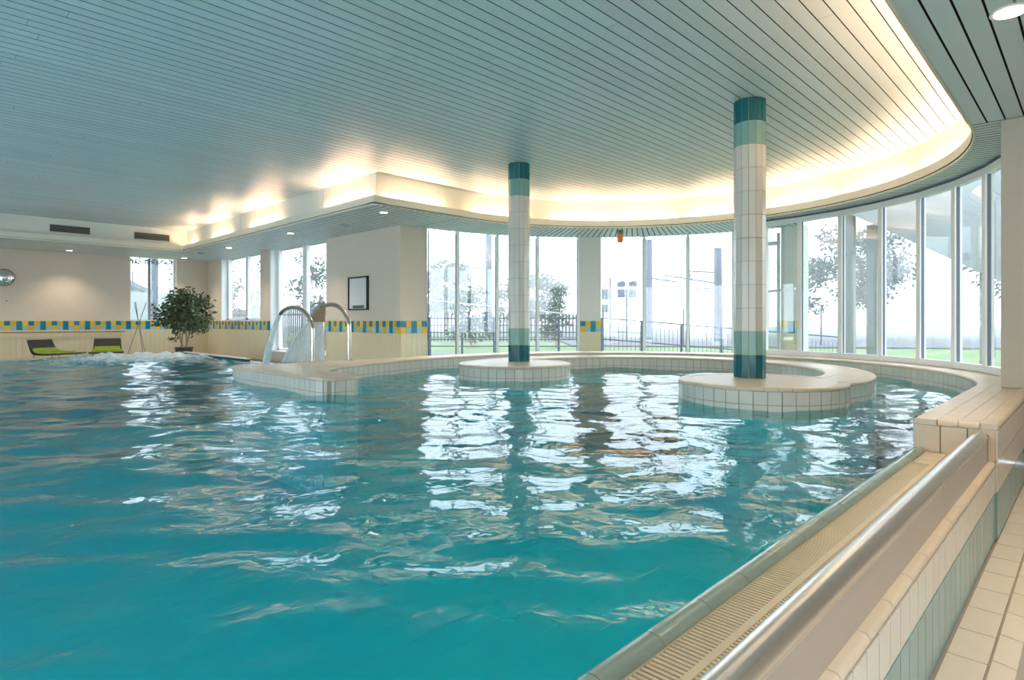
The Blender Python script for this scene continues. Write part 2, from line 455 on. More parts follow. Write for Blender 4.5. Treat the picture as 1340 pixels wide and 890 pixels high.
for i in range(n):
    a0 = -90 + 180 * i / n + .12; a1 = -90 + 180 * (i + 1) / n - .12; am = (a0 + a1) / 2
    ro = 6.29 if am > -5 else 5.0
    ci = [(CL[0] + 4.48 * math.cos(R(a)), CL[1] + 4.48 * math.sin(R(a))) for a in (a0, a1)]
    co = [(CB[0] + ro * math.cos(R(a)), CB[1] + ro * math.sin(R(a))) for a in (a1, a0)]
    plank(MB().prism(ci + co, ZS, ZS + .008), M['board_y'], soff)
# cove: lip and upper fascia
lip_path = [(XL, 21.2), (6.41, 21.2), (6.41, 10.03), (8.7, 10.03)] + arc(CL, 4.48, 90, -90, 72)[1:] + [(XL, 1.07)]
fas_path = [(XL, 21.34), (6.56, 21.34), (6.56, 10.18), (8.7, 10.18)] + arc(CL, 4.63, 90, -90, 72)[1:] + [(XL, .92)]
cove = tag(MB().sweep(lip_path, [(0, ZS - .012), (.022, ZS - .012), (.022, ZS + .178), (0, ZS + .178)]).build('trim_1', M['lip'], smooth=True),
           'cream cove lip edging the raised ceiling', kind='structure')
fas = tag(MB().sweep(fas_path, [(0, ZS + .03), (.03, ZS + .03), (.03, ZC + .03), (0, ZC + .03)]).build('trim_2', M['cove'], smooth=True),
          'cream upright fascia behind the cove lights', kind='structure')
for i, (pa, pb) in enumerate([((6.56, 16.9), (6.56, 16.9)), ((6.56, 14.9), (6.56, 14.9)), ((6.56, 12.3), (6.56, 12.3))]):
    MB().box(6.555, 6.557, pa[1] - .004, pa[1] + .004, ZS + .17, ZC).build('fascia_joint', M['grout'], fas)
# cove tubes
def cove_tube(path, where):
    o = MB().tube([(p[0], p[1], ZS + .142) for p in path], .016, 8).build('cove_tube', M['tube'])
    tag(o, 'warm white fluorescent tube hidden in the cove ' + where, 'tube light', 'tube lights in the ceiling cove')
for y0, y1, wh in ((10.35, 12.1, 'before the notice pier'), (14.4, 16.2, 'before the tall window'), (17.6, 19.0, 'between the two flat windows'), (20.4, 21.0, 'near the ficus corner')):
    cove_tube([(6.525, y0), (6.525, y1)], wh)
for x0, x1 in ((6.75, 8.2),):
    cove_tube([(x0, 10.145), (x1, 10.145)], 'above the tiled pier')
for a0, wh in ((68, 'before the misty tree panes'), (41.5, 'before the white bay pillar'), (22, 'above the amber beacon side'), (0, 'before the catenary mast pane'), (-22.5, 'before the glass door'), (-44, 'before the outside stair'), (-66, 'before the last rim windows'), (-86, 'beside the wall end')):
    cove_tube([(p[0], p[1]) for p in arc(CL, 4.595, a0, a0 + 17, 6)], wh)
for x0 in (-3.2, -1.0, 1.2, 3.4, 5.6, 7.2):
    cove_tube([(x0, .955), (x0 + 1.5, .955)], 'above the steel barrier')

# ------------------------------------------------------------------ walls
def tile_band_colours(i):
    """columns of the mosaic band: yellow/pale, full blue, yellow/pale, blue over yellow"""
    return ('yp', 'b', 'yp', 'by')[i % 4]
TM = {}
def band_tile(parent, c, rz, h, col):
    k = (round(h, 2), col)
    if k not in TM: TM[k] = MB().obox((0, 0, 0), (.145, .014, h - .006)).mesh('band_tile', M[col])
    inst('band_tile', TM[k], parent, c, rz)
def band(parent, p, q, start=0, stuff=None, z1=1.0, low=ZD):
    """mosaic band from p to q (wall surface, room on the right of p->q) and plain tiles below"""
    L = math.hypot(q[0] - p[0], q[1] - p[1]); n = max(1, round(L / .15)); rz = math.atan2(q[1] - p[1], q[0] - p[0])
    tx, ty = (q[0] - p[0]) / L, (q[1] - p[1]) / L; nx, ny = ty, -tx
    for i in range(n):
        s = (i + .5) * L / n
        x, y = p[0] + tx * s + nx * .008, p[1] + ty * s + ny * .008
        k = tile_band_colours(i + start)
        if k == 'b': band_tile(parent, (x, y, z1 - .15), rz, .30, 'blue')
        elif k == 'yp': band_tile(parent, (x, y, z1 - .075), rz, .15, 'yellow'); band_tile(parent, (x, y, z1 - .225), rz, .15, 'ltteal')
        else: band_tile(parent, (x, y, z1 - .075), rz, .15, 'blue'); band_tile(parent, (x, y, z1 - .225), rz, .15, 'yellow')
        z = z1 - .30
        while z > low + .02:
            zz = max(low, z - .30)
            stuff.obox((x, y, (z + zz) / 2), (L / n - .005, .012, z - zz - .005), rz); z = zz
def wall_tiles(parent, mb):
    tag(mb.build('plain_tiles', M['tile_beige'], parent), kind='stuff')

# window wall (X = 8.27), two openings
ww = MB()
A = dict(w1=(19.7, 23.17), w2=(15.33, 18.97))
xo = XW + .42
ww.box(XW, xo, 23.17, 24.9, ZD, ZS + .02).box(XW, xo, 18.97, 19.7, ZD, ZS + .02).box(XW, xo, 11.8, 15.33, ZD, ZS + .02)
ww.box(XW, xo, 19.7, 23.17, ZD, 1.0).box(XW, xo, 15.33, 18.97, ZD, .03)
ww.box(xo, 9.06, 11.8, 12.25, ZD, ZS + .02)
wall_w = tag(ww.build('wall_right', M['plaster']), 'cream plastered wall with tall windows beside the pool', kind='structure')
st = MB()
band(wall_w, (XW, 24.5), (XW, 18.97), 1, st); band(wall_w, (XW, 15.33), (XW, 11.8), 0, st); band(wall_w, (XW, 11.8), (9.05, 11.8), 3, st)
band(wall_w, (XW + .3, 18.955), (XW, 18.955), 0, st)
wall_tiles(wall_w, st)
# far wall
fw = MB()
fw.box(XL, 5.67, YF, YF + .4, ZD, ZS + .02).box(7.17, 8.4, YF, YF + .4, ZD, ZS + .02).box(5.67, 7.17, YF, YF + .4, ZD, 1.03)
wall_f = tag(fw.build('wall_back', M['plaster']), 'cream plastered far wall with mosaic band', kind='structure')
st = MB(); band(wall_f, (-1.5, YF), (8.25, YF), 2, st); wall_tiles(wall_f, st)
wl = MB().box(XL - .3, XL, YS - .3, 25.0, ZD, -.2).box(XL - .3, XL, YS - .3, 25.0, 3.05, ZC + .2)
LWIN = [(1.0 + k * 3.3, 3.4 + k * 3.3) for k in range(6)]  # unseen windows, added to bring daylight from behind the camera
ye = YS - .3
for a, b in LWIN + [(25.0, 25.0)]:
    wl.box(XL - .3, XL, ye, a, -.2, 3.05); ye = b
tag(wl.build('wall_left', M['plaster']), 'cream wall with a row of tall windows added for fill light along the near end', kind='structure')
wf = MB().box(XL - .3, 8.8, YS - .3, YS, ZD, -.2).box(XL - .3, 8.8, YS - .3, YS, 3.05, ZC + .2)
FWIN = [(-4.4 + k * 3.2, -1.8 + k * 3.2) for k in range(2)]  # two more out of view, put in as fill light
xe = XL - .3
for a, b in FWIN + [(8.8, 8.8)]:
    wf.box(xe, a, YS - .3, YS, -.2, 3.05); xe = b
tag(wf.build('wall_front', M['plaster']), 'cream wall with tall windows added for fill light behind the deck', kind='structure')
wp = MB().box(8.75, 10.55, YS, .53, ZD, ZS + .02).box(8.75, 10.55, .53, .79, ZT, ZS + .02)
tag(wp.build('wall_side', M['plaster']), 'cream wall end standing on the pool rim', kind='structure')

# ------------------------------------------------------------------ windows
WN = [0]
def window(label):
    WN[0] += 1
    return tag(empty('window_%d' % WN[0]), label, kind='structure')
def glaze_bay(a0, a1, rad, z0, z1, label, fw=.07, top_rail=True, depth=.10, rail=.07):
    w = window(label)
    p, q = [(CB[0] + rad * math.cos(R(a)), CB[1] + rad * math.sin(R(a))) for a in (a0, a1)]
    L = math.hypot(q[0] - p[0], q[1] - p[1]); rz = math.atan2(q[1] - p[1], q[0] - p[0]); c = ((p[0] + q[0]) / 2, (p[1] + q[1]) / 2)
    w.location = (c[0], c[1], z0)
    tx, ty = math.cos(rz), math.sin(rz)
    MB().obox((c[0], c[1], (z0 + z1) / 2), (L - fw * .8, .012, z1 - z0 - rail), rz).build('pane', M['glass'], w); pn_ = w.children[-1]
    MB().obox((p[0], p[1], (z0 + z1) / 2), (fw, depth, z1 - z0), rz).build('mullion', M['frame'], w)
    MB().obox((c[0], c[1], z0 + rail / 2), (L - fw, depth * .9, rail), rz).build('bottom_rail', M['frame'], w)
    if top_rail: MB().obox((c[0], c[1], z1 - rail / 2), (L - fw, depth * .9, rail), rz).build('top_rail', M['frame'], w)
    if top_rail: MB().obox((c[0], c[1], (z1 + ZS) / 2 + .012), (L, depth * .6, ZS - z1 + .03), rz).build('head_gap_strip', M['gasket_shade'], w)  # dark strip painted in as the shaded gap, also stops the sky leaking through
    g = MB()
    for s in (-1, 1):
        g.obox((c[0] + tx * s * (L / 2 - fw / 2 - .005), c[1] + ty * s * (L / 2 - fw / 2 - .005), (z0 + z1) / 2), (.010, depth * .4, z1 - z0 - 2 * rail), rz)
    g.build('gasket_shade', M['gasket_shade'], pn_)
    return w
ST = 10.45
lab = 'tall fixed pane of the curved bay overlooking the '
for a1, a0, t in ((87.0, 78.9, 'misty tree beside the tiled pier'), (78.9, 68.45, 'misty tree and shrub'), (68.45, 58.0, 'mast behind the first column'), (58.0, 47.6, 'rounded shrub by the white pillar'),
                  (41.6, 31.4, 'railway signals'), (31.4, 21.0, 'lattice mast'), (21.0, 10.55, 'catenary mast'), (10.55, 3.2, 'ramp railing, nearest the glass door')):
    glaze_bay(a0, a1, 6.28, ZD + .05, ZS + .015, lab + t, top_rail=False)
# glass door leaf
d = tag(empty('door_1', (14.97, 5.7, ZD)), 'white framed glass door with closer arm beyond the second column', kind='structure')
p, q = [(CB[0] + 6.28 * math.cos(R(a)), CB[1] + 6.28 * math.sin(R(a))) for a in (.6, 3.2)]
rz = math.atan2(q[1] - p[1], q[0] - p[0])
MB().obox(((p[0] + q[0]) / 2, (p[1] + q[1]) / 2, 1.2), (.27, .012, 3.5), rz).build('pane', M['glass'], d)
for e in (p, q): MB().obox((e[0], e[1], 1.3), (.06, .08, 3.7), rz).build('door_stile', M['frame'], d)
MB().obox(((p[0] + q[0]) / 2, (p[1] + q[1]) / 2, 2.9), (.26, .08, .09), rz).build('door_rail', M['frame'], d)
MB().beam((14.85, 5.75, 1.72), (14.6, 5.05, 1.75), .04, .05).build('closer_arm', M['frame'], d)
# right-hand glazing standing on the rim
labs = ['glass door and white pillar', 'open misty sky', 'first concrete post under the outside stair', 'leafy tree under the outside stair', 'second concrete post', 'green trees', 'wall end']
angs = [-1.0, -10.6, -21.1, -31.5, -41.7, -51.6, -61.4, -71.5]
for (a1, a0), t in zip(zip(angs, angs[1:]), labs):
    glaze_bay(a0, a1, 4.96, ZT + .005, ZS - .04, 'narrow white framed window on the pool rim before the ' + t, fw=.085, depth=.12, rail=.10)
for i, (a, b) in enumerate(LWIN):
    w = window('tall two light window added for fill light in the near end wall'); w.location = (XL - .15, (a + b) / 2, -.2)
    MB().box(XL - .156, XL - .144, a, b, -.2, 3.05).build('pane', M['glass'], w)
    for y in (a + .04, (a + b) / 2, b - .04): MB().box(XL - .2, XL - .1, y - .04, y + .04, -.2, 3.05).build('mullion', M['frame'], w)
for i, (a, b) in enumerate(FWIN):
    w = window('tall two light window added for fill light in the wall behind the deck'); w.location = ((a + b) / 2, YS - .15, -.2)
    MB().box(a, b, YS - .156, YS - .144, -.2, 3.05).build('pane', M['glass'], w)
    for x in (a + .04, (a + b) / 2, b - .04): MB().box(x - .04, x + .04, YS - .2, YS - .1, -.2, 3.05).build('mullion', M['frame'], w)
# radial return between the two glazed walls
w = window('glazed return between outer bay windows and rim windows')
MB().box(13.72, 14.92, 5.40, 5.412, ZD + .05, ZS).build('pane', M['glass'], w)
MB().box(13.62, 13.72, 5.34, 5.46, ZD, ZS + .01).build('mullion', M['frame'], w)
# white pillars in the bay
def pillar(a0, a1, rad, label, start):
    p, q = [(CB[0] + rad * math.cos(R(a)), CB[1] + rad * math.sin(R(a))) for a in (a1, a0)]
    L = math.hypot(q[0] - p[0], q[1] - p[1]); rz = math.atan2(q[1] - p[1], q[0] - p[0])
    o = MB().obox(((p[0] + q[0]) / 2 + .2 * math.cos(R((a0 + a1) / 2)), (p[1] + q[1]) / 2 + .2 * math.sin(R((a0 + a1) / 2)), (ZD + ZS) / 2), (L, .4, ZS - ZD + .03), rz).build('bay_pillar', M['plaster_w'])
    tag(o, label, 'pillar', kind='structure')
    st = MB(); band(o, p, q, start, st); wall_tiles(o, st)
pillar(42.0, 47.2, 6.22, 'white pillar with mosaic band between bay windows', 3)
pillar(-4.6, -.1, 6.22, 'white pillar with mosaic band seen through rim window', 0)

def flat_window(xw, y0, y1, z0, z1, splits, label, jamb=.09):
    """window set back in the X = const wall"""
    w = window(label); w.location = (xw, (y0 + y1) / 2, z0)
    ys = [y0] + splits + [y1]
    for a, b in zip(ys, ys[1:]):
        MB().box(xw - .006, xw + .006, a, b, z0 + .05, z1).build('pane', M['glass'], w); pn_ = w.children[-1]
        g = MB().box(xw - .03, xw + .01, b - jamb / 2 - .035, b - jamb / 2, z0 + .1, z1); g.build('gasket_shade', M['gasket_shade'], pn_)
    for y in ys: MB().box(xw - .06, xw + .05, y - jamb, y + jamb, z0, z1).build('mullion', M['frame'], w)
    MB().box(xw - .06, xw + .05, y0, y1, z0, z0 + .08).build('bottom_rail', M['frame'], w)
    MB().box(XW - .02, xw, y0, y1, z0 - .03, z0 + .01).build('window_sill', M['frame'], w)
    MB().box(XW + .004, xw, y1 - .02, y1 + .06, z0, z1).build('reveal', M['frame'], w)
    return w
flat_window(8.55, 19.75, 23.12, 1.02, ZS + .01, [21.35], 'two light white window above the mosaic band near the ficus')
flat_window(8.55, 15.38, 18.92, .05, ZS + .01, [17.05], 'tall two light white window beside the water jets', .12)
w = window('small far window with hanging vine above the mosaic band'); w.location = (6.4, YF + .2, 1.05)
MB().box(5.67, 7.17, YF + .2, YF + .212, 1.03, ZS).build('pane', M['glass'], w)
for x in (5.70, 7.14): MB().box(x - .03, x + .03, YF + .16, YF + .25, 1.03, ZS).build('mullion', M['frame'], w)
MB().box(6.28, 6.36, YF + .16, YF + .25, 1.03, ZS).build('mullion', M['grey'], w)
MB().box(5.67, 7.17, YF - .01, YF + .25, 1.0, 1.04).build('window_sill', M['frame'], w)

# ------------------------------------------------------------------ pool basin
basin = MB()
basin.box(POOL_X0 - .15, 13.6, .4, POOL_Y1 + .15, -1.5, -1.35)
basin.box(POOL_X0 - .15, POOL_X0, .6, POOL_Y1 + .15, -1.4, -.02)
basin.box(POOL_X0, POOL_X1 + .15, POOL_Y1, POOL_Y1 + .15, -1.4, -.02)
basin.box(POOL_X1, POOL_X1 + .15, 10.3, POOL_Y1, -1.4, -.02)
basin.box(POOL_X0, 5.56, .545, 1.005, -1.4, -.05)
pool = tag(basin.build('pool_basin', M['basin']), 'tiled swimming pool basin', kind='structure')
ln = MB()
for k in range(-40, 80):   # joints of the pool floor tiles
    x = k * .3
    if POOL_X0 < x < 13: ln.box(x - .004, x + .004, 1.0, POOL_Y1, -1.351, -1.3495)
for k in range(4, 66):
    ln.box(POOL_X0, 13, k * .3 - .004, k * .3 + .004, -1.351, -1.3495)
tag(ln.build('floor_joints', M['joint'], pool), kind='stuff')
# near overflow edge: bullnose sage tiles, then grate
pr = [(.012, -.07), (-.072, -.07), (-.072, -.006)] + [(-.030 - .042 * math.cos(R(a)), -.006 + .034 * math.sin(R(a))) for a in (15, 35, 55, 75, 90, 105, 125, 145, 165)] + [(.012, -.02)]
x = -1.15
while x < 5.5:
    L = .31
    MB().sweep([(x + .003, 1.022), (min(x + L - .003, 5.52), 1.022)], [(o, z) for o, z in pr][::-1]).build('edge_tile', M['edge'], pool, smooth=True); x += L
MB().sweep([(-1.2, 1.021), (5.52, 1.021)], [(.009, -.07), (-.069, -.07), (-.069, -.008)] [::-1][:0] + [(o * .97 - .001, z - .003) for o, z in pr][::-1]).build('edge_grout', M['grout_t'], pool)
MB().box(POOL_X0, -1.15, .95, 1.02, -.06, .015).build('edge_strip', M['edge'], pool)
# far edges
tag(MB().box(POOL_X0 - .15, POOL_X1 + .2, POOL_Y1 - .02, POOL_Y1 + .17, -.02, .02).build('far_coping', M['tile'], pool))
MB().box(POOL_X1 - .02, POOL_X1 + .2, 10.5, POOL_Y1 + .17, -.02, .03).build('side_coping', M['tile'], pool)
MB().box(POOL_X0 - .2, POOL_X0 + .02, .6, POOL_Y1 + .17, -.02, .02).build('end_coping', M['tile'], pool)
MB().box(5.72, 5.80, 14.4, 18.9, .03, .085).build('edge_gap_shade', M['black'], pool)  # black strip stands in for the dark gap under the grip
MB().box(5.70, 5.80, 14.4, 18.9, .088, .115).build('edge_grip', M['white'], pool)

# grate
g = tag(empty('overflow_grate', (2, .8, -.05)), 'beige plastic overflow grate between pool edge and steel barrier', 'grate')
gb = MB(); x = -1.15
while x < 5.02: gb.box(x, x + .0125, .672, .948, -.02, -.004); x += .0215
tag(gb.build('grate_bars', M['grate'], g), kind='stuff')
MB().box(-1.15, 5.03, .812, .838, -.02, -.0025).build('grate_spine', M['grate'], g)
MB().box(-1.15, 5.03, .945, .9515, -.03, -.004).build('grate_edge', M['grate'], g)
MB().box(-1.15, 5.55, .665, .95, -.05, -.035).build('grate_channel', M['grout_t'], g)
for i in range(3):
    for j in range(2):
        MB().box(5.035 + i * .16, 5.19 + i * .16, .675 + j * .138, .808 + j * .138, -.035, -.005).build('channel_tile', M['coping'], g)

# low wall with steel barrier
lw = tag(MB().box(-1.2, 5.56, .545, .66, ZD, -.06).build('low_wall', M['grout']), 'low tiled wall between deck and overflow channel', 'wall', kind='structure')
tile_run(lw, [(-1.2, .545), (5.56, .545)], [(-.25, -.065, M['tile']), (ZD, -.25, M['skirt'])], .155, side=-1)
coping_run(lw, [(-1.2, .545), (5.56, .545)], .31, .05, -.062, -.026)
sb = tag(empty('steel_barrier', (2, .6, -.03)), 'polished steel barrier with rounded top rail along the overflow channel', 'barrier')
c0 = (.617, .150); r0 = .047
prof = [(.570, -.028), (.570, .140)] + [(c0[0] + r0 * math.cos(R(a)), c0[1] + r0 * math.sin(R(a))) for a in range(185, 79, -15)]
tp = [(c0[0] - r0 * math.cos(R(a)), c0[1] + r0 * math.sin(R(a))) for a in range(-20, 211, 11)]
MB().sweep([(-1.2, 0), (5.50, 0)], tp[::-1]).build('top_rail', M['steel'], sb, smooth=True)
tp2 = [(.652 - .020 * math.cos(R(a)), .128 + .020 * math.sin(R(a))) for a in range(0, 360, 24)]
MB().sweep([(-1.2, 0), (5.50, 0)], tp2[::-1]).build('shoulder_rail', M['steel'], sb, smooth=True)
MB().box(-1.2, 5.53, .572, .580, -.03, .15).build('steel_panel', M['steel2'], sb)
MB().box(-1.2, 5.53, .655, .663, -.03, .14).build('steel_panel', M['steel2'], sb)
MB().box(5.50, 5.545, .572, .66, -.03, .17).build('end_slot', M['grout_t'], sb)

# ------------------------------------------------------------------ pool rim: block, round coping, promontory
ring = arc((8.7, 5.4), 4.38, -90, 90, 90)
inner = [(5.52, 1.02), (8.7, 1.02)] + ring[1:] + catmull([(8.7, 9.78), (7.7, 9.76), (6.83, 9.64), (6.0, 9.40), (5.45, 9.17), (5.0, 8.94), (4.70, 8.64), (4.52, 8.2), (4.44, 7.7)], 6)[1:]
nose = [(4.44, 7.55)] + [(4.24 + .2 * math.cos(R(a)), 7.42 + .2 * math.sin(R(a))) for a in range(0, -91, -15)] + [(4.08 + .2 * math.cos(R(a)), 7.42 + .2 * math.sin(R(a))) for a in range(-90, -181, -15)]
inner_all = inner + nose + [(3.88, 10.32)]
outer = [(10.4, 10.38)][:0] + [(3.88, 10.32), (4.0, 10.38), (8.7, 10.38)] + arc((8.7, 5.4), 4.98, 90, -68, 80) + [(10.5, .533), (5.58, .533)]
outline = inner_all[:-1] + outer
rim = tag(MB().prism(outline, -.10, ZT - .042).build('pool_rim', M['grout']), 'raised white tiled pool rim with sand coloured coping round the bay', kind='structure')
MB().prism(outline, -1.4, -.10).build('rim_foundation', M['basin'], rim)
def inset(path, d):
    return [(p[0] + n[0] * d, p[1] + n[1] * d) for p, n in zip(path, normals(path))]
# top: edge pieces along the water, plain bed behind
bed_in = [(5.56, 1.02 - .10)] + inset(inner_all, -.14)[1:-1] + [(3.98, 10.36)]
bed = bed_in + [(8.7, 10.38)] + arc((8.7, 5.4), 4.98, 90, -68, 80) + [(10.5, .60), (5.60, .60)]
MB().prism(bed, ZT - .04, ZT - .003).build('coping_bed', M['coping'], rim)
rev = inner_all[::-1]      # walk so that the water lies on the right
half = len(rev)
coping_run(rim, rev, .30, .14, ZT - .042, ZT)
coping_run(rim, [(5.575, .533), (8.75, .533)], .30, .09, ZT - .042, ZT)
coping_run(rim, [(5.535, .878), (5.568, .625)], .126, .12, ZT - .042, ZT)
for i in range(20):        # tiles on the block
    for y0, y1 in ((.625, .742), (.747, .878)):
        x0 = 5.665 + i * .152
        if x0 < 8.6: MB().box(x0, x0 + .148, y0, y1, ZT - .03, ZT).build('block_tile', M['coping'], rim)
tile_run(rim, rev, [(.050, ZT - .042, M['tile'])], .15, side=-1)
uw = MB(); tile_run(rim, rev, [(-.10, .050, 0)], .15, side=-1, joined=uw)
tag(uw.build('waterline_tiles', M['tile'], rim), kind='stuff')
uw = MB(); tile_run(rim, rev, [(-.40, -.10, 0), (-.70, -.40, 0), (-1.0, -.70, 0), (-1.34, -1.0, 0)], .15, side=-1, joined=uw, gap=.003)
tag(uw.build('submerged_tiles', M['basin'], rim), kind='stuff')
tile_run(rim, [(5.519, 1.022), (5.579, .533)], [(-.03, ZT - .042, M['coping'])], .165, side=-1, depth=.016)
tile_run(rim, [(5.561, .533), (8.75, .533)], [(-.02, ZT - .042, M['tile']), (-.25, -.02, M['tile']), (ZD, -.25, M['skirt'])], .155, side=-1)

# ------------------------------------------------------------------ divider with two round islands
C1, C2, RI = (7.77, 7.55), (7.72, 3.10), 1.0
CD, RO, RN = (8.7, 5.42), 3.30, 2.68
def cc(c0, r0, c1, r1):
    dx, dy = c1[0] - c0[0], c1[1] - c0[1]; d = math.hypot(dx, dy); a = (r0 * r0 - r1 * r1 + d * d) / (2 * d); h = math.sqrt(max(0, r0 * r0 - a * a))
    return [(c0[0] + a * dx / d - h * dy / d * s, c0[1] + a * dy / d + h * dx / d * s) for s in (1, -1)]
def ang(c, p): return math.degrees(math.atan2(p[1] - c[1], p[0] - c[0]))
o2 = min(cc(CD, RO, C2, RI), key=lambda p: p[1]); i2 = max(cc(CD, RN, C2, RI), key=lambda p: p[0])
o1 = max(cc(CD, RO, C1, RI), key=lambda p: p[1]); i1 = max(cc(CD, RN, C1, RI), key=lambda p: p[0])
def sweep_arc(c, r, p, q, ccw, n):
    a, b = ang(c, p), ang(c, q)
    if ccw:
        while b <= a: b += 360
    else:
        while b >= a: b -= 360
    return arc(c, r, a, b, n)
loop = sweep_arc(CD, RO, o2, o1, True, 60) + sweep_arc(C1, RI, o1, i1, True, 40)[1:] + sweep_arc(CD, RN, i1, i2, False, 60)[1:] + sweep_arc(C2, RI, i2, o2, True, 40)[1:]
div = tag(empty('channel_divider', (8.7, 5.4, -1.35)), 'curved white tiled divider wall linking two round islands in the pool', 'pool divider')
MB().prism(loop[:-1], -.10, ZT - .042).build('divider_core', M['grout'], div)
MB().prism(loop[:-1], -1.36, -.10).build('divider_foundation', M['basin'], div)
MB().prism(inset(loop, .12)[:-1], ZT - .045, ZT - .004).build('divider_top', M['coping'], div)
coping_run(div, loop, .15, .13, ZT - .042, ZT)
tile_run(div, loop, [(.050, ZT - .042, M['tile'])], .15, side=-1)
uw = MB(); tile_run(div, loop, [(-.10, .050, 0)], .15, side=-1, joined=uw)
tag(uw.build('waterline_tiles', M['tile'], div), kind='stuff')
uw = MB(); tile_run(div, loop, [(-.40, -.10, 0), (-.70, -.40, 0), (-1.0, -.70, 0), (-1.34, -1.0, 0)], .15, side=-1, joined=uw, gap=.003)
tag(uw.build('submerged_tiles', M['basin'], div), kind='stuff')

# ------------------------------------------------------------------ columns
def column(c, label, rot):
    NF = 14; rad = .20; w = 2 * rad * math.tan(math.pi / NF); h = (ZC - ZT) / 12
    t = tag(empty('tiled_column', (c[0], c[1], ZT)), label, 'column', 'round tiled columns')
    core = [(c[0] + (rad / math.cos(math.pi / NF) - .010) * math.cos(2 * math.pi * (k + .5) / NF + rot), c[1] + (rad / math.cos(math.pi / NF) - .010) * math.sin(2 * math.pi * (k + .5) / NF + rot)) for k in range(NF)]
    MB().prism(core, ZT + 2 * h, ZC - 2 * h).build('shaft', M['grout'], t)
    MB().prism(core, ZT - .01, ZT + 2 * h).build('foot_core', M['colgrout'], t)
    MB().prism(core, ZC - 2 * h, ZC + .01).build('head_core', M['colgrout'], t)
    ms = {}
    for key in ('tile', 'sage', 'colteal'):
        gap = .012 if key == 'colteal' else .007
        ms[key] = MB().obox((0, 0, 0), (w - gap, .012, h - .006)).mesh('column_tile', M[key])
    for r in range(12):
        key = 'colteal' if r in (0, 11) else 'sage' if r in (1, 10) else 'tile'
        for k in range(NF):
            a = 2 * math.pi * k / NF + rot
            inst('column_tile', ms[key], t, (c[0] + (rad - .006) * math.cos(a), c[1] + (rad - .006) * math.sin(a), ZT + (r + .5) * h), a + math.pi / 2)
column((8.12, 7.77), 'tall tiled column on the plain round island', .1)
column((7.97, 3.34), 'tall tiled column on the island joined to the hooked wall', .1)

# ------------------------------------------------------------------ water
def pool_water():
    s = .05
    xs = np.arange(POOL_X0, 13.2, s); ys = np.arange(1.005, POOL_Y1 + .02, s)
    nx, ny = len(xs), len(ys)
    X, Y = np.meshgrid(xs, ys, indexing='ij')
    rng = np.random.RandomState(7)
    Z = np.zeros_like(X)
    for i in range(46):
        lam = .24 * (8.5 ** rng.rand()); k = 2 * math.pi / lam
        th = R(62) + rng.normal(0, .75); amp = .0025 * lam * (.5 + rng.rand())
        Z += amp * np.sin(k * (X * math.cos(th) + Y * math.sin(th)) + rng.rand() * 6.28 + .6 * np.sin(X * .7 + Y * .4 + i))
    fx, fy = 4.2, 17.4
    rr = np.hypot((X - fx) / 1.9, (Y - fy) / 2.1)
    foam = np.clip(1.55 - rr * 1.15, 0, 1)
    ch = np.zeros_like(X)
    for i in range(30):
        lam = .18 * (4.0 ** rng.rand()); k = 2 * math.pi / lam; th = rng.rand() * 6.28
        ch += lam * .02 * np.sin(k * (X * math.cos(th) + Y * math.sin(th)) + rng.rand() * 6.28)
    Z += foam * (.10 + 1.1 * ch)
    # splash where the jets land
    for sx, sy in ((5.25, 12.9), (5.9, 12.9)):
        f2 = np.clip(1 - np.hypot(X - sx, Y - sy) / .8, 0, 1); foam = np.maximum(foam, f2 * .9); Z += f2 * (.02 + ch)
    cxm, cym = X[:-1, :-1] + s / 2, Y[:-1, :-1] + s / 2
    keep = (cxm < 5.83) | ((cxm < 8.72) & (cym < 10.1)) | (np.hypot(cxm - 8.7, cym - 5.4) < 4.6)
    ii, jj = np.nonzero(keep)
    idx = lambda a, b: a * ny + b
    top = np.stack([idx(ii, jj), idx(ii + 1, jj), idx(ii + 1, jj + 1), idx(ii, jj + 1)], 1)
    nv = nx * ny
    bot = top[:, ::-1] + nv
    sides = []
    K = np.pad(keep, 1)
    for di, dj, e in ((-1, 0, ((0, 1), (0, 0))), (1, 0, ((1, 0), (1, 1))), (0, -1, ((0, 0), (1, 0))), (0, 1, ((1, 1), (0, 1)))):
        m = keep & ~K[1 + di:K.shape[0] - 1 + di, 1 + dj:K.shape[1] - 1 + dj]
        a, b = np.nonzero(m)
        p = idx(a + e[0][0], b + e[0][1]); q = idx(a + e[1][0], b + e[1][1])
        sides.append(np.stack([q, p, p + nv, q + nv], 1))
    F = np.concatenate([top, bot] + sides)
    V = np.zeros((2 * nv, 3)); V[:nv, 0] = V[nv:, 0] = X.ravel(); V[:nv, 1] = V[nv:, 1] = Y.ravel(); V[:nv, 2] = Z.ravel(); V[nv:, 2] = -1.42
    used = np.unique(F); remap = np.full(2 * nv, -1); remap[used] = np.arange(len(used)); F = remap[F]; V = V[used]
    fo = np.concatenate([foam.ravel(), np.zeros(nv)])[used]
    me = bpy.data.meshes.new('pool_water')
    me.vertices.add(len(V)); me.vertices.foreach_set('co', V.ravel())
    me.loops.add(F.size); me.loops.foreach_set('vertex_index', F.ravel().astype(np.int32))
    me.polygons.add(len(F)); me.polygons.foreach_set('loop_start', np.arange(0, F.size, 4, dtype=np.int32))
    me.polygons.foreach_set('loop_total', np.full(len(F), 4, dtype=np.int32))
    me.update(calc_edges=True); me.validate()
    sm = np.zeros(len(me.polygons), dtype=bool); sm[:len(top)] = True
    me.polygons.foreach_set('use_smooth', sm)
    at = me.attributes.new('foam', 'FLOAT', 'POINT'); at.data.foreach_set('value', fo.astype(np.float32))
    me.materials.append(M['water'])
    o = bpy.data.objects.new('pool_water', me); link(o)
    tag(o, 'rippled turquoise pool water with bubbling white patch', 'water', kind='stuff')
pool_water()

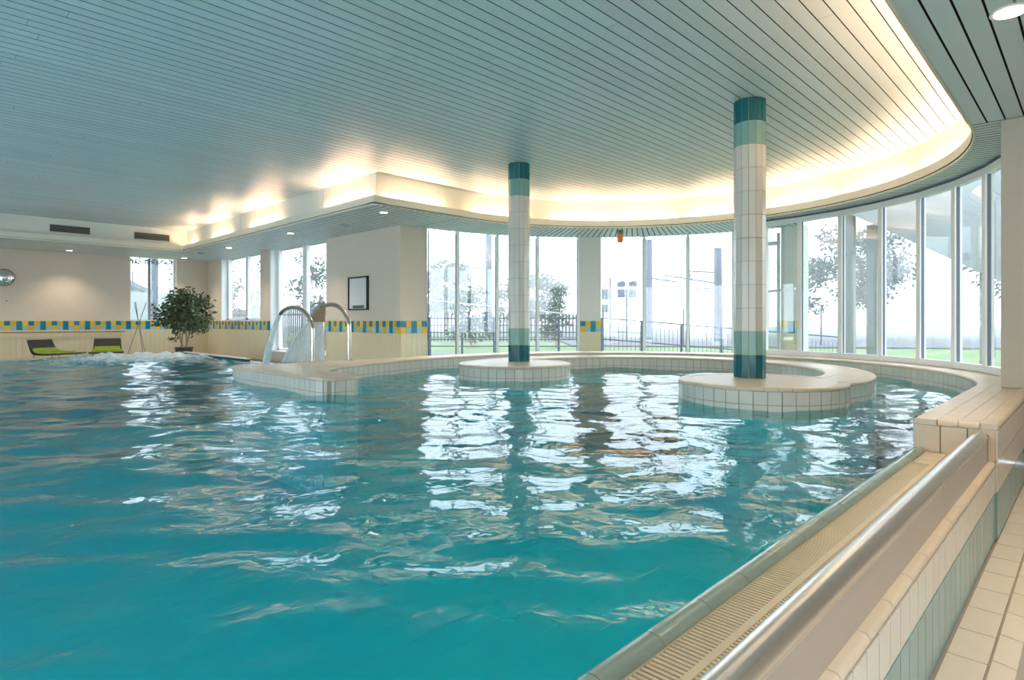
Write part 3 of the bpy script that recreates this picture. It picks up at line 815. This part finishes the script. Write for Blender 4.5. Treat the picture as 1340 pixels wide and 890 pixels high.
# ------------------------------------------------------------------ water jets
jp = tag(empty('jet_pipe', (5.25, 10.22, ZT)), 'curved steel water spout with round mouth on the pool rim', 'water spout')
pts = [(5.25, 10.22, ZT - .01), (5.25, 10.22, .80)] + [(5.25, 10.22 + .80 - .80 * math.cos(R(a)), .80 + .46 * math.sin(R(a))) for a in range(12, 133, 10)]
MB().tube(catmull(pts, 3), .038, 14).build('pipe', M['pipe'], jp, smooth=True)
MB().lathe(5.25, 10.22, [(.065, ZT), (.065, ZT + .012), (.045, ZT + .016)], 20).build('base_flange', M['pipe'], jp)
e1 = pts[-1]
jp2 = tag(empty('jet_pipe', (6.0, 10.24, ZT)), 'curved steel water spout with flat fan nozzle on the pool rim', 'water spout')
pts = [(6.0, 10.24, ZT - .01), (6.0, 10.24, .86)] + [(6.0, 10.24 + .72 - .72 * math.cos(R(a)), .86 + .47 * math.sin(R(a))) for a in range(12, 125, 10)]
MB().tube(catmull(pts, 3), .042, 14).build('pipe', M['pipe'], jp2, smooth=True)
MB().lathe(6.0, 10.24, [(.07, ZT), (.07, ZT + .012), (.05, ZT + .016)], 20).build('base_flange', M['pipe'], jp2)
e2 = Vector(pts[-1]); dd = Vector((0, .62, -.78))
nz = MB(); a, b = e2 - dd * .10, e2 + dd * .34; pn = Vector((0, .78, .62))
vs = []
for p, wx, wt in ((a, .05, .05), (b, .19, .03)):
    for i, j in ((-1, -1), (1, -1), (1, 1), (-1, 1)): vs.append(p + Vector((1, 0, 0)) * i * wx + pn * j * wt)
nz.add(vs, [(0, 3, 2, 1), (4, 5, 6, 7), (0, 1, 5, 4), (1, 2, 6, 5), (2, 3, 7, 6), (3, 0, 4, 7)]).build('fan_nozzle', M['pipe'], jp2)
# falling water
def para(p, vy, vz, t): return Vector((p[0], p[1] + vy * t, p[2] + vz * t - 4.9 * t * t))
tt = [i * .036 for i in range(15)]
P1 = [para(e1, 2.0, -1.35, t + .02) for t in tt]; P1 = [p for p in P1 if p.z > .03]
o = MB().tube(P1, [.036 + .045 * i / len(P1) for i in range(len(P1))], 10).build('water_stream', M['stream'], smooth=True)
tag(o, 'round white stream falling from the steel spout', 'water stream')
P2 = [para(b, 1.75, -1.4, t + .012) for t in tt]; P2 = [p for p in P2 if p.z > .03]
sh = MB(); vs = []; NW = 14
rn = random.Random(3)
for th_ in (1, -1):
    for i, p in enumerate(P2):
        wdt = .16 + .36 * i / len(P2)
        for k in range(NW + 1):
            u = k / NW * 2 - 1
            vs.append((p[0] + u * wdt, p[1] + th_ * (.012 + .02 * i / len(P2)) + .02 * math.sin(k * 1.7 + i * .3) * i / len(P2), p[2]))
q = len(P2) * (NW + 1); fs = []
for i in range(len(P2) - 1):
    for k in range(NW):
        v0 = i * (NW + 1) + k
        fs.append((v0, v0 + 1, v0 + NW + 2, v0 + NW + 1)); fs.append((v0 + q, v0 + NW + 1 + q, v0 + NW + 2 + q, v0 + 1 + q))
    for k in (0, NW):
        v0 = i * (NW + 1) + k; fs.append((v0, v0 + NW + 1, v0 + NW + 1 + q, v0 + q))
o = sh.add(vs, fs).build('water_sheet', M['stream'], smooth=True)
tag(o, 'wide white fan of water falling from the flat nozzle', 'water sheet')

# ------------------------------------------------------------------ lights
def downlight(x, y, label, r=.075, power=SPOT):
    t = tag(empty('downlight', (x, y, ZS)), label, 'downlight', 'recessed ceiling downlights')
    MB().lathe(x, y, [(r * 1.28, ZS - .012), (r * 1.28, ZS), (r * 1.02, ZS), (r * 1.02, ZS - .012)], 28).build('trim_ring', M['white'], t, smooth=True)
    MB().lathe(x, y, [(r, ZS - .016), (r * .96, ZS - .010), (r * .96, ZS - .004)], 28).build('lens', M['lamp'], t)
    l = bpy.data.lights.new('downlight_beam', 'SPOT'); l.energy = power; l.color = (1, .80, .58); l.spot_size = R(110); l.spot_blend = .8; l.shadow_soft_size = .06
    o = bpy.data.objects.new('downlight_beam', l); link(o, t); o.location = (0, 0, -.03)
for (x, y), w in {(3.78, 23.6): 'above the round mirror wall', (7.13, 23.5): 'in the corner above the ficus', (7.09, 19.2): 'before the two light window', (7.04, 14.9): 'before the tall window', (7.04, 10.64): 'before the framed notice pier', (5.68, .46): 'above the steel barrier', (2.6, -.6): 'over the near deck, added for fill light', (.9, 23.6): 'beyond the round mirror', (5.0, -1.6): 'over the deck by the wall, added for fill light', (-1.5, -.6): 'over the deck by the near corner, added for fill light', (-2.5, 23.6): 'at the near end of the far wall'}.items():  # the lamps over the deck are out of view, added to brighten the hall
    downlight(x, y, 'recessed round downlight in the board soffit ' + w, .095 if y < 1 else .075)
for (x, y), w in {(7.32, 12.7): 'near the tiled pier', (7.0, 21.4): 'near the far corner'}.items():
    o = MB().lathe(x, y, [(.09, ZS), (.09, ZS - .02), (.06, ZS - .035), (.02, ZS - .038)][::-1], 20).build('smoke_detector', M['ltteal'], smooth=True)
    tag(o, 'small round detector on the soffit ' + w, 'detector')
# amber beacon
t = tag(empty('beacon_lamp', (12.6, 8.55, ZS)), 'small amber beacon hanging from the bay soffit', 'beacon')
MB().lathe(12.6, 8.55, [(.02, ZS - .10), (.08, ZS - .09), (.085, ZS - .02), (.06, ZS)], 18).build('housing', M['slat'], t)
MB().lathe(12.6, 8.55, [(.04, ZS - .31), (.07, ZS - .28), (.078, ZS - .11), (.06, ZS - .09)], 18).build('amber_lens', M['orange'], t, smooth=True)

# ------------------------------------------------------------------ vents on the far fascia
for x0, x1, w in ((2.96, 3.91, 'farther from the cove corner'), (5.05, 6.03, 'closer to the cove corner')):
    t = tag(empty('air_vent', ((x0 + x1) / 2, 21.33, 3.66)), 'slotted air vent in the far fascia ' + w, 'vent', 'air vents')
    MB().box(x0 - .03, x1 + .03, 21.322, 21.345, 3.53, 3.78).build('vent_frame', M['cove'], t)
    MB().box(x0, x1, 21.314, 21.33, 3.555, 3.755).build('vent_backing', M['dark'], t)
    for k in range(5): MB().box(x0, x1, 21.300, 21.320, 3.565 + k * .04, 3.580 + k * .04).build('slat', M['slat'], t)

# ------------------------------------------------------------------ far wall fittings
t = tag(empty('wall_mirror', (2.25, YF, 2.36)), 'round convex mirror with dark rim on the far wall', 'mirror')
n = 32; md = MB(); vs = [(2.25, YF - .11, 2.36)]
for i, (r, dy) in enumerate(((.12, -.105), (.20, -.085), (.25, -.06))):
    vs += [(2.25 + r * math.cos(2 * math.pi * k / n), YF + dy, 2.36 + r * math.sin(2 * math.pi * k / n)) for k in range(n)]
fs = [(0, 1 + k, 1 + (k + 1) % n) for k in range(n)]
for i in range(2): fs += [(1 + i * n + k, 1 + (i + 1) * n + k, 1 + (i + 1) * n + (k + 1) % n, 1 + i * n + (k + 1) % n) for k in range(n)]
md.add(vs, fs).build('mirror_face', M['mirror'], t, smooth=True)
MB().tube([(2.25 + .255 * math.cos(2 * math.pi * k / n), YF - .055, 2.36 + .255 * math.sin(2 * math.pi * k / n)) for k in range(n + 1)], .013, 8, cap=False).build('mirror_rim', M['slat'], t, smooth=True)
MB().box(2.2, 2.3, YF - .06, YF, 2.31, 2.41).build('bracket', M['slat'], t)
t = tag(empty('wall_button', (2.31, YF, 1.63)), 'small round grey push button on the far wall', 'button')
MB().tube([(2.31, YF, 1.63), (2.31, YF - .03, 1.63)], .055, 18).build('plate', M['white'], t); MB().tube([(2.31, YF - .03, 1.63), (2.31, YF - .045, 1.63)], .03, 14).build('knob', M['grey'], t)
t = tag(empty('handrail', (2, YF, .6)), 'thin steel handrail fixed along the far wall', 'handrail')
MB().tube([(-1.5, YF - .08, .63), (5.5, YF - .08, .63)], .018, 8).build('rail', M['pipe'], t, smooth=True)
for x in (-.5, 1.5, 3.65, 5.45): MB().tube([(x, YF - .08, .63), (x, YF - .03, .60), (x, YF, .60)], .014, 8).build('bracket', M['pipe'], t)
# framed notice on the pier
t = tag(empty('framed_notice', (XW, 13.6, 1.25)), 'black framed white notice on the cream pier', 'notice')
y0, y1, za, zb_ = 13.16, 14.10, 1.28, 2.14
for q in ((y0, y1, za, za + .035), (y0, y1, zb_ - .035, zb_), (y0, y0 + .05, za, zb_), (y1 - .03, y1, za, zb_)): MB().box(XW - .05, XW, *q).build('frame_bar', M['black'], t)
MB().box(XW - .02, XW - .004, y0 + .03, y1 - .03, za + .03, zb_ - .03).build('paper', M['paper'], t)
tx = MB()
for k in range(7):
    L = .55 + .2 * ((k * 37) % 5) / 5
    tx.box(XW - .0225, XW - .0205, y0 + .12, y0 + .12 + L, zb_ - .16 - k * .055, zb_ - .156 - k * .055)
tag(tx.build('print_lines', M['ltteal'], t)); MB().box(XW - .024, XW - .0205, y0 + .2, y1 - .2, za + .05, za + .12).build('footer_strip', M['ink'], t)

# ------------------------------------------------------------------ loungers
def lounger(x, y, face, label, scale=1.):
    t = tag(empty('lounge_chair', (x, y, ZD)), label, 'lounge chair', 'lounge chairs on the far deck')
    ca, sa = math.cos(face), math.sin(face); w = .39
    def wp(u, v, z): return (x + u * ca - v * sa, y + u * sa + v * ca, ZD + z)
    prof = catmull([(-.30, 1.05), (-.20, .86), (-.10, .71), (.04, .655), (.35, .645), (.65, .655), (.92, .69)], 4)
    def shell(prof, w0, w1, th, name, mat, edge=.0):
        mb = MB(); vs = []; m = len(prof)
        for i, (u, z) in enumerate(prof):
            ww = w0 + (w1 - w0) * i / (m - 1)
            d = (prof[min(i + 1, m - 1)][0] - prof[max(i - 1, 0)][0], prof[min(i + 1, m - 1)][1] - prof[max(i - 1, 0)][1]); l = math.hypot(*d); nx, nz = -d[1] / l, d[0] / l
            vs += [wp(u, -ww, z), wp(u, 0, z - edge), wp(u, ww, z), wp(u + nx * th, ww, z + nz * th), wp(u + nx * th, 0, z + nz * th - edge), wp(u + nx * th, -ww, z + nz * th)]
        fs = []
        for i in range(m - 1):
            for j in range(6): fs.append((i * 6 + j, i * 6 + (j + 1) % 6, (i + 1) * 6 + (j + 1) % 6, (i + 1) * 6 + j))
        fs += [tuple(range(6))[::-1], tuple((m - 1) * 6 + j for j in range(6))]
        return mb.add(vs, fs).build(name, mat, t, smooth=True)
    shell(prof, .33, .42, .03, 'shell', M['brown'])
    shell([(a, b + .035) for a, b in catmull([(-.12, .77), (-.05, .70), (.07, .67), (.35, .655), (.60, .665)], 4)], .31, .36, .055, 'cushion', M['lime'])
    for s in (-1, 1):
        MB().tube([wp(.65, s * .34, .65), wp(.55, s * .36, .02), wp(.0, s * .36, .015), wp(-.02, s * .34, .66)], .012, 6).build('leg', M['grey'], t)
lounger(2.85, 20.95, R(-62), 'brown lounge chair with lime cushion turned toward the far corner')
lounger(4.27, 20.95, R(-103), 'brown lounge chair with lime cushion facing the pool squarely')
# tripod stand
t = tag(empty('tripod_stand', (5.6, 22.9, ZD)), 'thin crossed rod stand beside the far window', 'stand')
cx_, cy_, zc = 5.58, 23.0, 1.27
for a in (160, 280, 40):
    d_ = Vector((math.cos(R(a)), math.sin(R(a)), 0))
    MB().tube([Vector((cx_, cy_, zc)) + d_ * .46 + Vector((0, 0, ZD - zc)), Vector((cx_, cy_, zc)) - d_ * .1 * 2.2 + Vector((0, 0, .36))], .011, 6).build('rod', M['grey'], t)
# ficus
def leafcloud(mb, c, rx, ry, rz, n, size, rnd, shell=.45):
    for i in range(n):
        while True:
            p = Vector((rnd.uniform(-1, 1), rnd.uniform(-1, 1), rnd.uniform(-1, 1)))
            if shell < p.length < 1: break
        q = Vector((c[0] + p.x * rx, c[1] + p.y * ry, c[2] + p.z * rz))
        d = Vector((rnd.gauss(0, 1), rnd.gauss(0, 1), rnd.gauss(-.5, .7))).normalized(); u = d.cross(Vector((rnd.gauss(0, 1), rnd.gauss(0, 1), rnd.gauss(0, 1)))).normalized(); v = d.cross(u)
        L = size * rnd.uniform(.7, 1.3); w = L * .24
        mb.add([q, q + d * L * .45 + u * w + v * L * .06, q + d * L, q + d * L * .45 - u * w + v * L * .06], [(0, 1, 2, 3)])
rnd = random.Random(11)
px, py = 6.55, 21.6
fz = tag(empty('potted_ficus', (px, py, ZD)), 'potted weeping fig with glossy dark leaves in the far corner', 'plant')
MB().lathe(px, py, [(.19, ZD), (.26, .08), (.28, .10), (.28, .13), (.24, .13), (.23, .08)], 20).build('pot', M['pot'], fz, smooth=True)
MB().lathe(px, py, [(.235, .06), (.235, .09)], 20).build('soil', M['bark'], fz)
for k in range(4):
    a = k * 1.6; b0 = (px + .08 * math.cos(a), py + .08 * math.sin(a), .05)
    MB().tube(catmull([b0, (px + .14 * math.cos(a + .8), py + .14 * math.sin(a + .8), .5), (px + .2 * math.cos(a + 1.2), py + .2 * math.sin(a + 1.2), 1.0), (px + .5 * math.cos(a + 1.2), py + .5 * math.sin(a + 1.2), 1.6)], 4), [.028 - .0012 * i for i in range(13)], 7).build('stem', M['bark'], fz, smooth=True)
fo = MB()
leafcloud(fo, (px, py, 1.30), .66, .66, .64, 1100, .14, rnd, .1)
for k in range(34):
    a = rnd.uniform(0, 6.28); e = rnd.uniform(-.9, 1.1); rr = .72
    leafcloud(fo, (px + rr * math.cos(a) * math.cos(e), py + rr * math.sin(a) * math.cos(e), 1.28 + .72 * math.sin(e)),   .26, .26, .22, 60, .135, rnd, 0)
leafcloud(fo, (px - .35, py - .1, .42), .12, .12, .14, 26, .11, rnd, 0)
tag(fo.build('foliage', M['leaf'], fz), kind='stuff')

# ------------------------------------------------------------------ outdoors
F = Vector((math.cos(math.atan2(767, 783)), math.sin(math.atan2(767, 783)), 0)); S = Vector((F.y, -F.x, 0))
def out(r, d, z): return F * d + S * r + Vector((0, 0, z))     # site axes: d away from the building, r along the railway
gr = MB().add([(15.6, -40, -.30), (140, -40, -.30), (140, 140, -.30), (15.6, 140, -.30), (9, 12.4, -.30), (9, 140, -.30), (15.6, 12.4, -.30)], [(0, 1, 2, 3), (4, 6, 3, 5)])
gr.add([(9, -40, -.30), (15.6, -40, -.30), (15.6, 12.4, -.30), (9, 12.4, -.30)], [(0, 1, 2, 3)]).add([(-40, 25.2, -.30), (9, 25.2, -.30), (9, 140, -.30), (-40, 140, -.30)], [(0, 1, 2, 3)])
tag(gr.build('ground', M['grass']), 'green lawn outside the windows', kind='structure')
pth = MB()
pts_ = [out(-9, 17, -.29), out(-3, 18.5, -.29), out(4, 18, -.29), out(12, 17, -.29), out(12, 22, -.29), out(4, 23, -.29), out(-3, 24, -.29), out(-10, 29, -.29)]
pth.prism([(p.x, p.y) for p in pts_], -.31, -.27)
tag(pth.build('garden_path', M['asphalt']), 'grey asphalt path outside the bay windows', kind='structure')
tag(MB().prism([(p.x, p.y) for p in (out(3, 30, 0), out(40, 24, 0), out(40, 46, 0), out(3, 60, 0))], -.31, -.22).build('track_bed', M['ballast']), 'grey railway ballast beyond the ramp', kind='structure')
# level railing left of the white pillar
def railing(a, b, n, zs, label, post_h, mesh=False, hand=None):
    a, b = Vector(a), Vector(b)
    t = tag(empty('railing', tuple(a)), label, 'railing')
    for z in zs: MB().tube([a + Vector((0, 0, z)), b + Vector((0, 0, z))], .022, 6).build('rail_bar', M['rail'], t)
    for i in range(n):
        p = a.lerp(b, i / (n - 1)); MB().beam(p, p + Vector((0, 0, post_h)), .05, .07).build('post', M['rail'], t)
    if mesh:
        mb = MB(); L = int((b - a).length / .14)
        for i in range(L):
            p = a.lerp(b, i / L); mb.beam(p + Vector((0, 0, .1)), p + Vector((0, 0, post_h * .82)), .010, .010)
        tag(mb.build('infill_wires', M['rail'], t), kind='stuff')
    if hand: MB().tube([a + Vector((0, 0, hand[0])), b + Vector((0, 0, hand[1]))], .03, 6).build('handrail', M['hrail'], t)
railing(out(-4.2, 22, -.28), out(2.9, 22, -.28), 7, (.35, .60, .86, 1.12, 1.38), 'level steel railing with five bars outside the left bay windows', 1.42, hand=(2.15, 1.45))
railing(out(3.0, 20, -.05), out(11, 20, -.70), 7, (.45, 1.15), 'steel ramp railing with wire infill outside the right bay windows', 1.16, mesh=True)
ra = MB().beam(out(4.2, 20.2, -.35), out(12, 20.2, -.85), .5, .45).build('ramp_wall', M['concrete'])
tag(ra, 'low concrete ramp wall under the wire railing', 'ramp wall')
def fence(a, b, h, label):
    a, b = Vector(a), Vector(b); t = tag(empty('picket_fence', tuple(a)), label, 'fence')
    L = (b - a).length; n = int(L / .22); mb = MB()
    for i in range(n): p = a.lerp(b, (i + .5) / n); mb.beam(p, p + Vector((0, 0, h * (1 + .02 * math.sin(i * 3.1)))), .14, .02)
    tag(mb.build('pickets', M['fence'], t), kind='stuff')
    for z in (.25, h - .3): MB().beam(a + Vector((0, 0, z)), b + Vector((0, 0, z)), .04, .08).build('fence_rail', M['fence'], t)
fence(out(-11, 38, -.3), out(4.2, 38, -.3), 1.75, 'grey picket fence behind the shrubs')
fence((13.2, 18.5, -.3), (13.2, 60, -.3), 1.9, 'grey picket fence beyond the two light windows')
def tree(c, h, r, trunk, n, size, label, mat, name='tree', seed=1, spiky=False):
    rn = random.Random(seed); t = tag(empty(name, c), label, 'tree' if name == 'tree' else 'shrub')
    MB().tube([c, (c[0], c[1], c[2] + h * .35), (c[0] + r * .1, c[1], c[2] + h * .75)], [trunk, trunk * .7, trunk * .25], 7).build('trunk', M['bark'], t)
    mb = MB()
    for k in range(26):
        if spiky:
            a = rn.uniform(0, 6.28); zf = rn.uniform(.15, .95); rr = r * (1.05 - zf * .75) * rn.uniform(.3, 1)
        else:
            a = rn.uniform(0, 6.28); zf = rn.uniform(.28, .95); rr = r * math.sqrt(max(0, 1 - ((zf - .55) / .5) ** 2)) * rn.uniform(.3, .95)
        leafcloud(mb, (c[0] + rr * math.cos(a), c[1] + rr * math.sin(a), c[2] + h * zf), r * .33, r * .33, h * .10, n // 26, size, rn, 0)
    tag(mb.build('foliage', mat, t), kind='stuff')
tree(tuple(out(-2.0, 30, -.3)), 3.0, 1.5, .07, 1300, .2, 'broad spiky shrub outside the bay, between mullions', M['shrub'], 'shrub', 3, True)
tree(tuple(out(2.15, 29, -.3)), 2.9, 1.05, .06, 1300, .16, 'compact rounded shrub beside the white pillar', M['shrub'], 'shrub', 5, True)
tree(tuple(out(-6.2, 56, -.3)), 6.6, 4.0, .22, 2200, .5, 'large misty tree behind the picket fence', M['tree'], 'tree', 7)
tree(tuple(out(1.8, 60, -.3)), 6.2, 3.6, .22, 2000, .5, 'smaller misty tree near the mast', M['tree'], 'tree', 8)
tree((15.2, 29.5, -.3), 5.0, 1.1, .08, 900, .22, 'thin young tree beyond the tall window', M['tree'], 'tree', 9)
tree((15.6, 36.5, -.3), 5.4, 1.3, .09, 900, .24, 'bushy tree beyond the tall window', M['tree'], 'tree', 10)
tree((15.6, 43.0, -.3), 5.6, 1.4, .09, 900, .26, 'young tree beyond the two light window', M['tree'], 'tree', 12)
tree((15.8, 51.0, -.3), 6.2, 1.6, .09, 900, .28, 'taller tree beyond the two light window', M['tree'], 'tree', 13)
tree((42, 11.0, -.3), 7.2, 4.0, .12, 4200, .34, 'leafy tree under the outside stair', M['tree'], 'tree', 14)
tree((41, .5, -.3), 9.5, 4.6, .14, 4200, .36, 'green tree beyond the last rim windows', M['tree'], 'tree', 15)
# masts, signals, wires
def mast(r, d, h, label, arms):
    c = out(r, d, -.3); t = tag(empty('catenary_mast', tuple(c)), label, 'mast')
    for s in (-1, 1): MB().beam(c + S * .16 * s, c + S * .13 * s + Vector((0, 0, h)), .15, .15).build('mast_leg', M['pole'], t)
    mb = MB(); n = int(h / .45)
    for i in range(n): mb.beam(c + S * .16 * (1 if i % 2 else -1) + Vector((0, 0, i * .45)), c - S * .16 * (1 if i % 2 else -1) + Vector((0, 0, i * .45 + .45)), .07, .07)
    mb.build('lacing', M['pole'], t)
    MB().beam(c, c + Vector((0, 0, h)), .12, .05).build('web', M['pole'], t)
    for z, L, dz in arms:
        e = c + S * L + Vector((0, 0, z + dz)); m0 = c + Vector((0, 0, z))
        am_ = MB().tube([m0, e], .045, 6).build('arm', M['pole'], t)
        MB().tube([e + Vector((0, 0, .0)), e + S * .12 + Vector((0, 0, -.25)), e + S * -.15 + Vector((0, 0, -.6)), e + S * .25 + Vector((0, 0, -.55)), e + S * .12 + Vector((0, 0, -.25))], .035, 6).build('insulator', M['pole'], am_)
mast(8.9, 39, 6.6, 'tall lattice catenary mast behind a bay mullion', ((4.1, 1.8, -.25), (-.0 + .5, -2.4, .1)))
mast(12.4, 36, 5.7, 'lattice catenary mast with bracket arms', ((3.55, -3.2, .5), (4.2, -1.8, .1), (3.3, -1.4, -.1)))
mast(-1.15 * 1.55, 46, 8.0, 'distant mast beside the first column', ((5.2, -3.6, .7),))
def signal(r, d, h, heads, label):
    c = out(r, d, -.3); t = tag(empty('railway_signal', tuple(c)), label, 'signal')
    MB().tube([c, c + Vector((0, 0, h))], .05, 7).build('post', M['pole'], t)
    for dx, z, w, hh in heads:
        q = c + S * dx + Vector((0, 0, z)) - F * .1
        hd = MB().obox(q, (w, .25, hh), math.atan2(S.y, S.x)).build('signal_head', M['pole'], t)
        for s in (.25, -.25): MB().tube([q + Vector((0, 0, hh * s)) - F * .12, q + Vector((0, 0, hh * s)) - F * .35], w * .3, 8).build('hood', M['pole'], hd)
signal(5.9, 36, 3.9, ((-.3, 2.9, .42, .62), (-.3, 2.05, .38, .5)), 'twin head railway signal beside the white pillar')
signal(6.9, 36, 3.2, ((-.35, 3.5, .45, .28), (.35, 3.5, .45, .28), (-.35, 2.95, .42, .5), (.32, 2.95, .42, .5)), 'four head railway signal before the lattice mast')
for i, (z0, z1) in enumerate(((5.4, 4.6), (4.75, 4.0), (4.3, 3.5), (3.1, 2.2))):
    tag(MB().tube([out(-25, 44, z0 + .6), out(10, 40, (z0 + z1) / 2), out(27, 38, z1)], .014, 5).build('overhead_wire', M['pole']), 'thin overhead wire strung above the railway', 'wire', 'overhead wires')
for i, (r, d, wh) in enumerate(((4.1, 27, 'next to the white pillar'), (8.6, 30, 'before the lattice mast'), (11.2, 29, 'before the bracket arm mast'), (15.5, 30, 'behind the glass door'))):
    tag(MB().tube([out(r, d, -.3), out(r, d, 1.6)], .04, 6).build('fence_post', M['pole']), 'slim metal post ' + wh + ' beside the track', 'post', 'posts beside the track')
# outside stair right of the door
stt = tag(empty('outside_stair', (17.0, 4.5, -.3)), 'pale concrete outside stair rising above the rim windows', 'stair')
MB().beam((16.6, 6.4, 6.2), (16.6, -.5, 1.9), 1.2, 2.2).build('stair_flight', M['concrete'], stt)
MB().box(16.0, 17.4, -2.0, -.4, .9, 1.4).build('landing', M['concrete'], stt)
for x, y, h in ((16.2, 4.25, 3.6), (16.2, 3.75, 3.3), (16.2, 1.6, 2.4)): MB().box(x, x + .22, y, y + .22, -.3, h).build('stair_post', M['concrete'], stt)
# far window view
tag(MB().box(7.5, 13.0, 40.5, 41.2, -.3, 2.7).build('retaining_wall', M['concrete']), 'grey retaining wall beyond the far window', 'garden wall')
bh = tag(empty('grey_house', (8.0, 44, -.3)), 'grey house with sloping roof beyond the far window', 'house')
MB().box(5.0, 10.8, 44, 50, -.3, 3.0).build('house_wall', M['concrete'], bh)
MB().add([(4.2, 43.5, 6.6), (11.4, 43.5, 2.9), (11.4, 50.5, 2.9), (4.2, 50.5, 6.6), (4.2, 43.5, 6.3), (11.4, 43.5, 2.6), (11.4, 50.5, 2.6), (4.2, 50.5, 6.3)], [(0, 1, 2, 3), (7, 6, 5, 4), (0, 4, 5, 1), (1, 5, 6, 2), (2, 6, 7, 3), (3, 7, 4, 0)]).build('house_roof', M['roof'], bh)
railing((9.6, 40.85, 2.7), (12.9, 40.85, 2.7), 4, (.2, 1.2), 'steel railing on the bank beyond the far window', 1.25, mesh=True)
tag(MB().tube([(8.95, 34, -.3), (8.95, 34, 5.5)], .16, 10).build('street_post', M['rail']), 'thick grey post beyond the far window', 'post')
vi = MB(); rn = random.Random(21)
for x in np.linspace(5.7, 7.15, 16): leafcloud(vi, (x, YF + .45, ZS - .06 - .06 * rn.random()), .09, .08, .10, 12, .1, rn, 0)
for z in np.linspace(1.5, 3.2, 14): leafcloud(vi, (7.1, YF + .45, z), .06, .06, .08, 6, .09, rn, 0)
v = tag(empty('hanging_vine', (6.4, YF + .45, ZS)), 'green vine hanging over the far window outside', 'vine')
tag(vi.build('foliage', M['shrub'], v), kind='stuff')

# ------------------------------------------------------------------ valley mist beyond the garden
hm, ht, ho = nt('valley_mist')
sc = ht.nodes.new('ShaderNodeVolumeScatter'); sc.inputs['Color'].default_value = (.97, .98, 1, 1); sc.inputs['Density'].default_value = .014
ht.links.new(sc.outputs['Volume'], ho.inputs['Volume'])
hz = MB().prism([(p.x, p.y) for p in (out(-40, 23.5, 0), out(40, 23.5, 0), out(60, 110, 0), out(-60, 110, 0))], -.25, 14.0).build('valley_mist', hm)
tag(hz, 'white mist hanging over the railway and trees', 'mist', kind='structure')
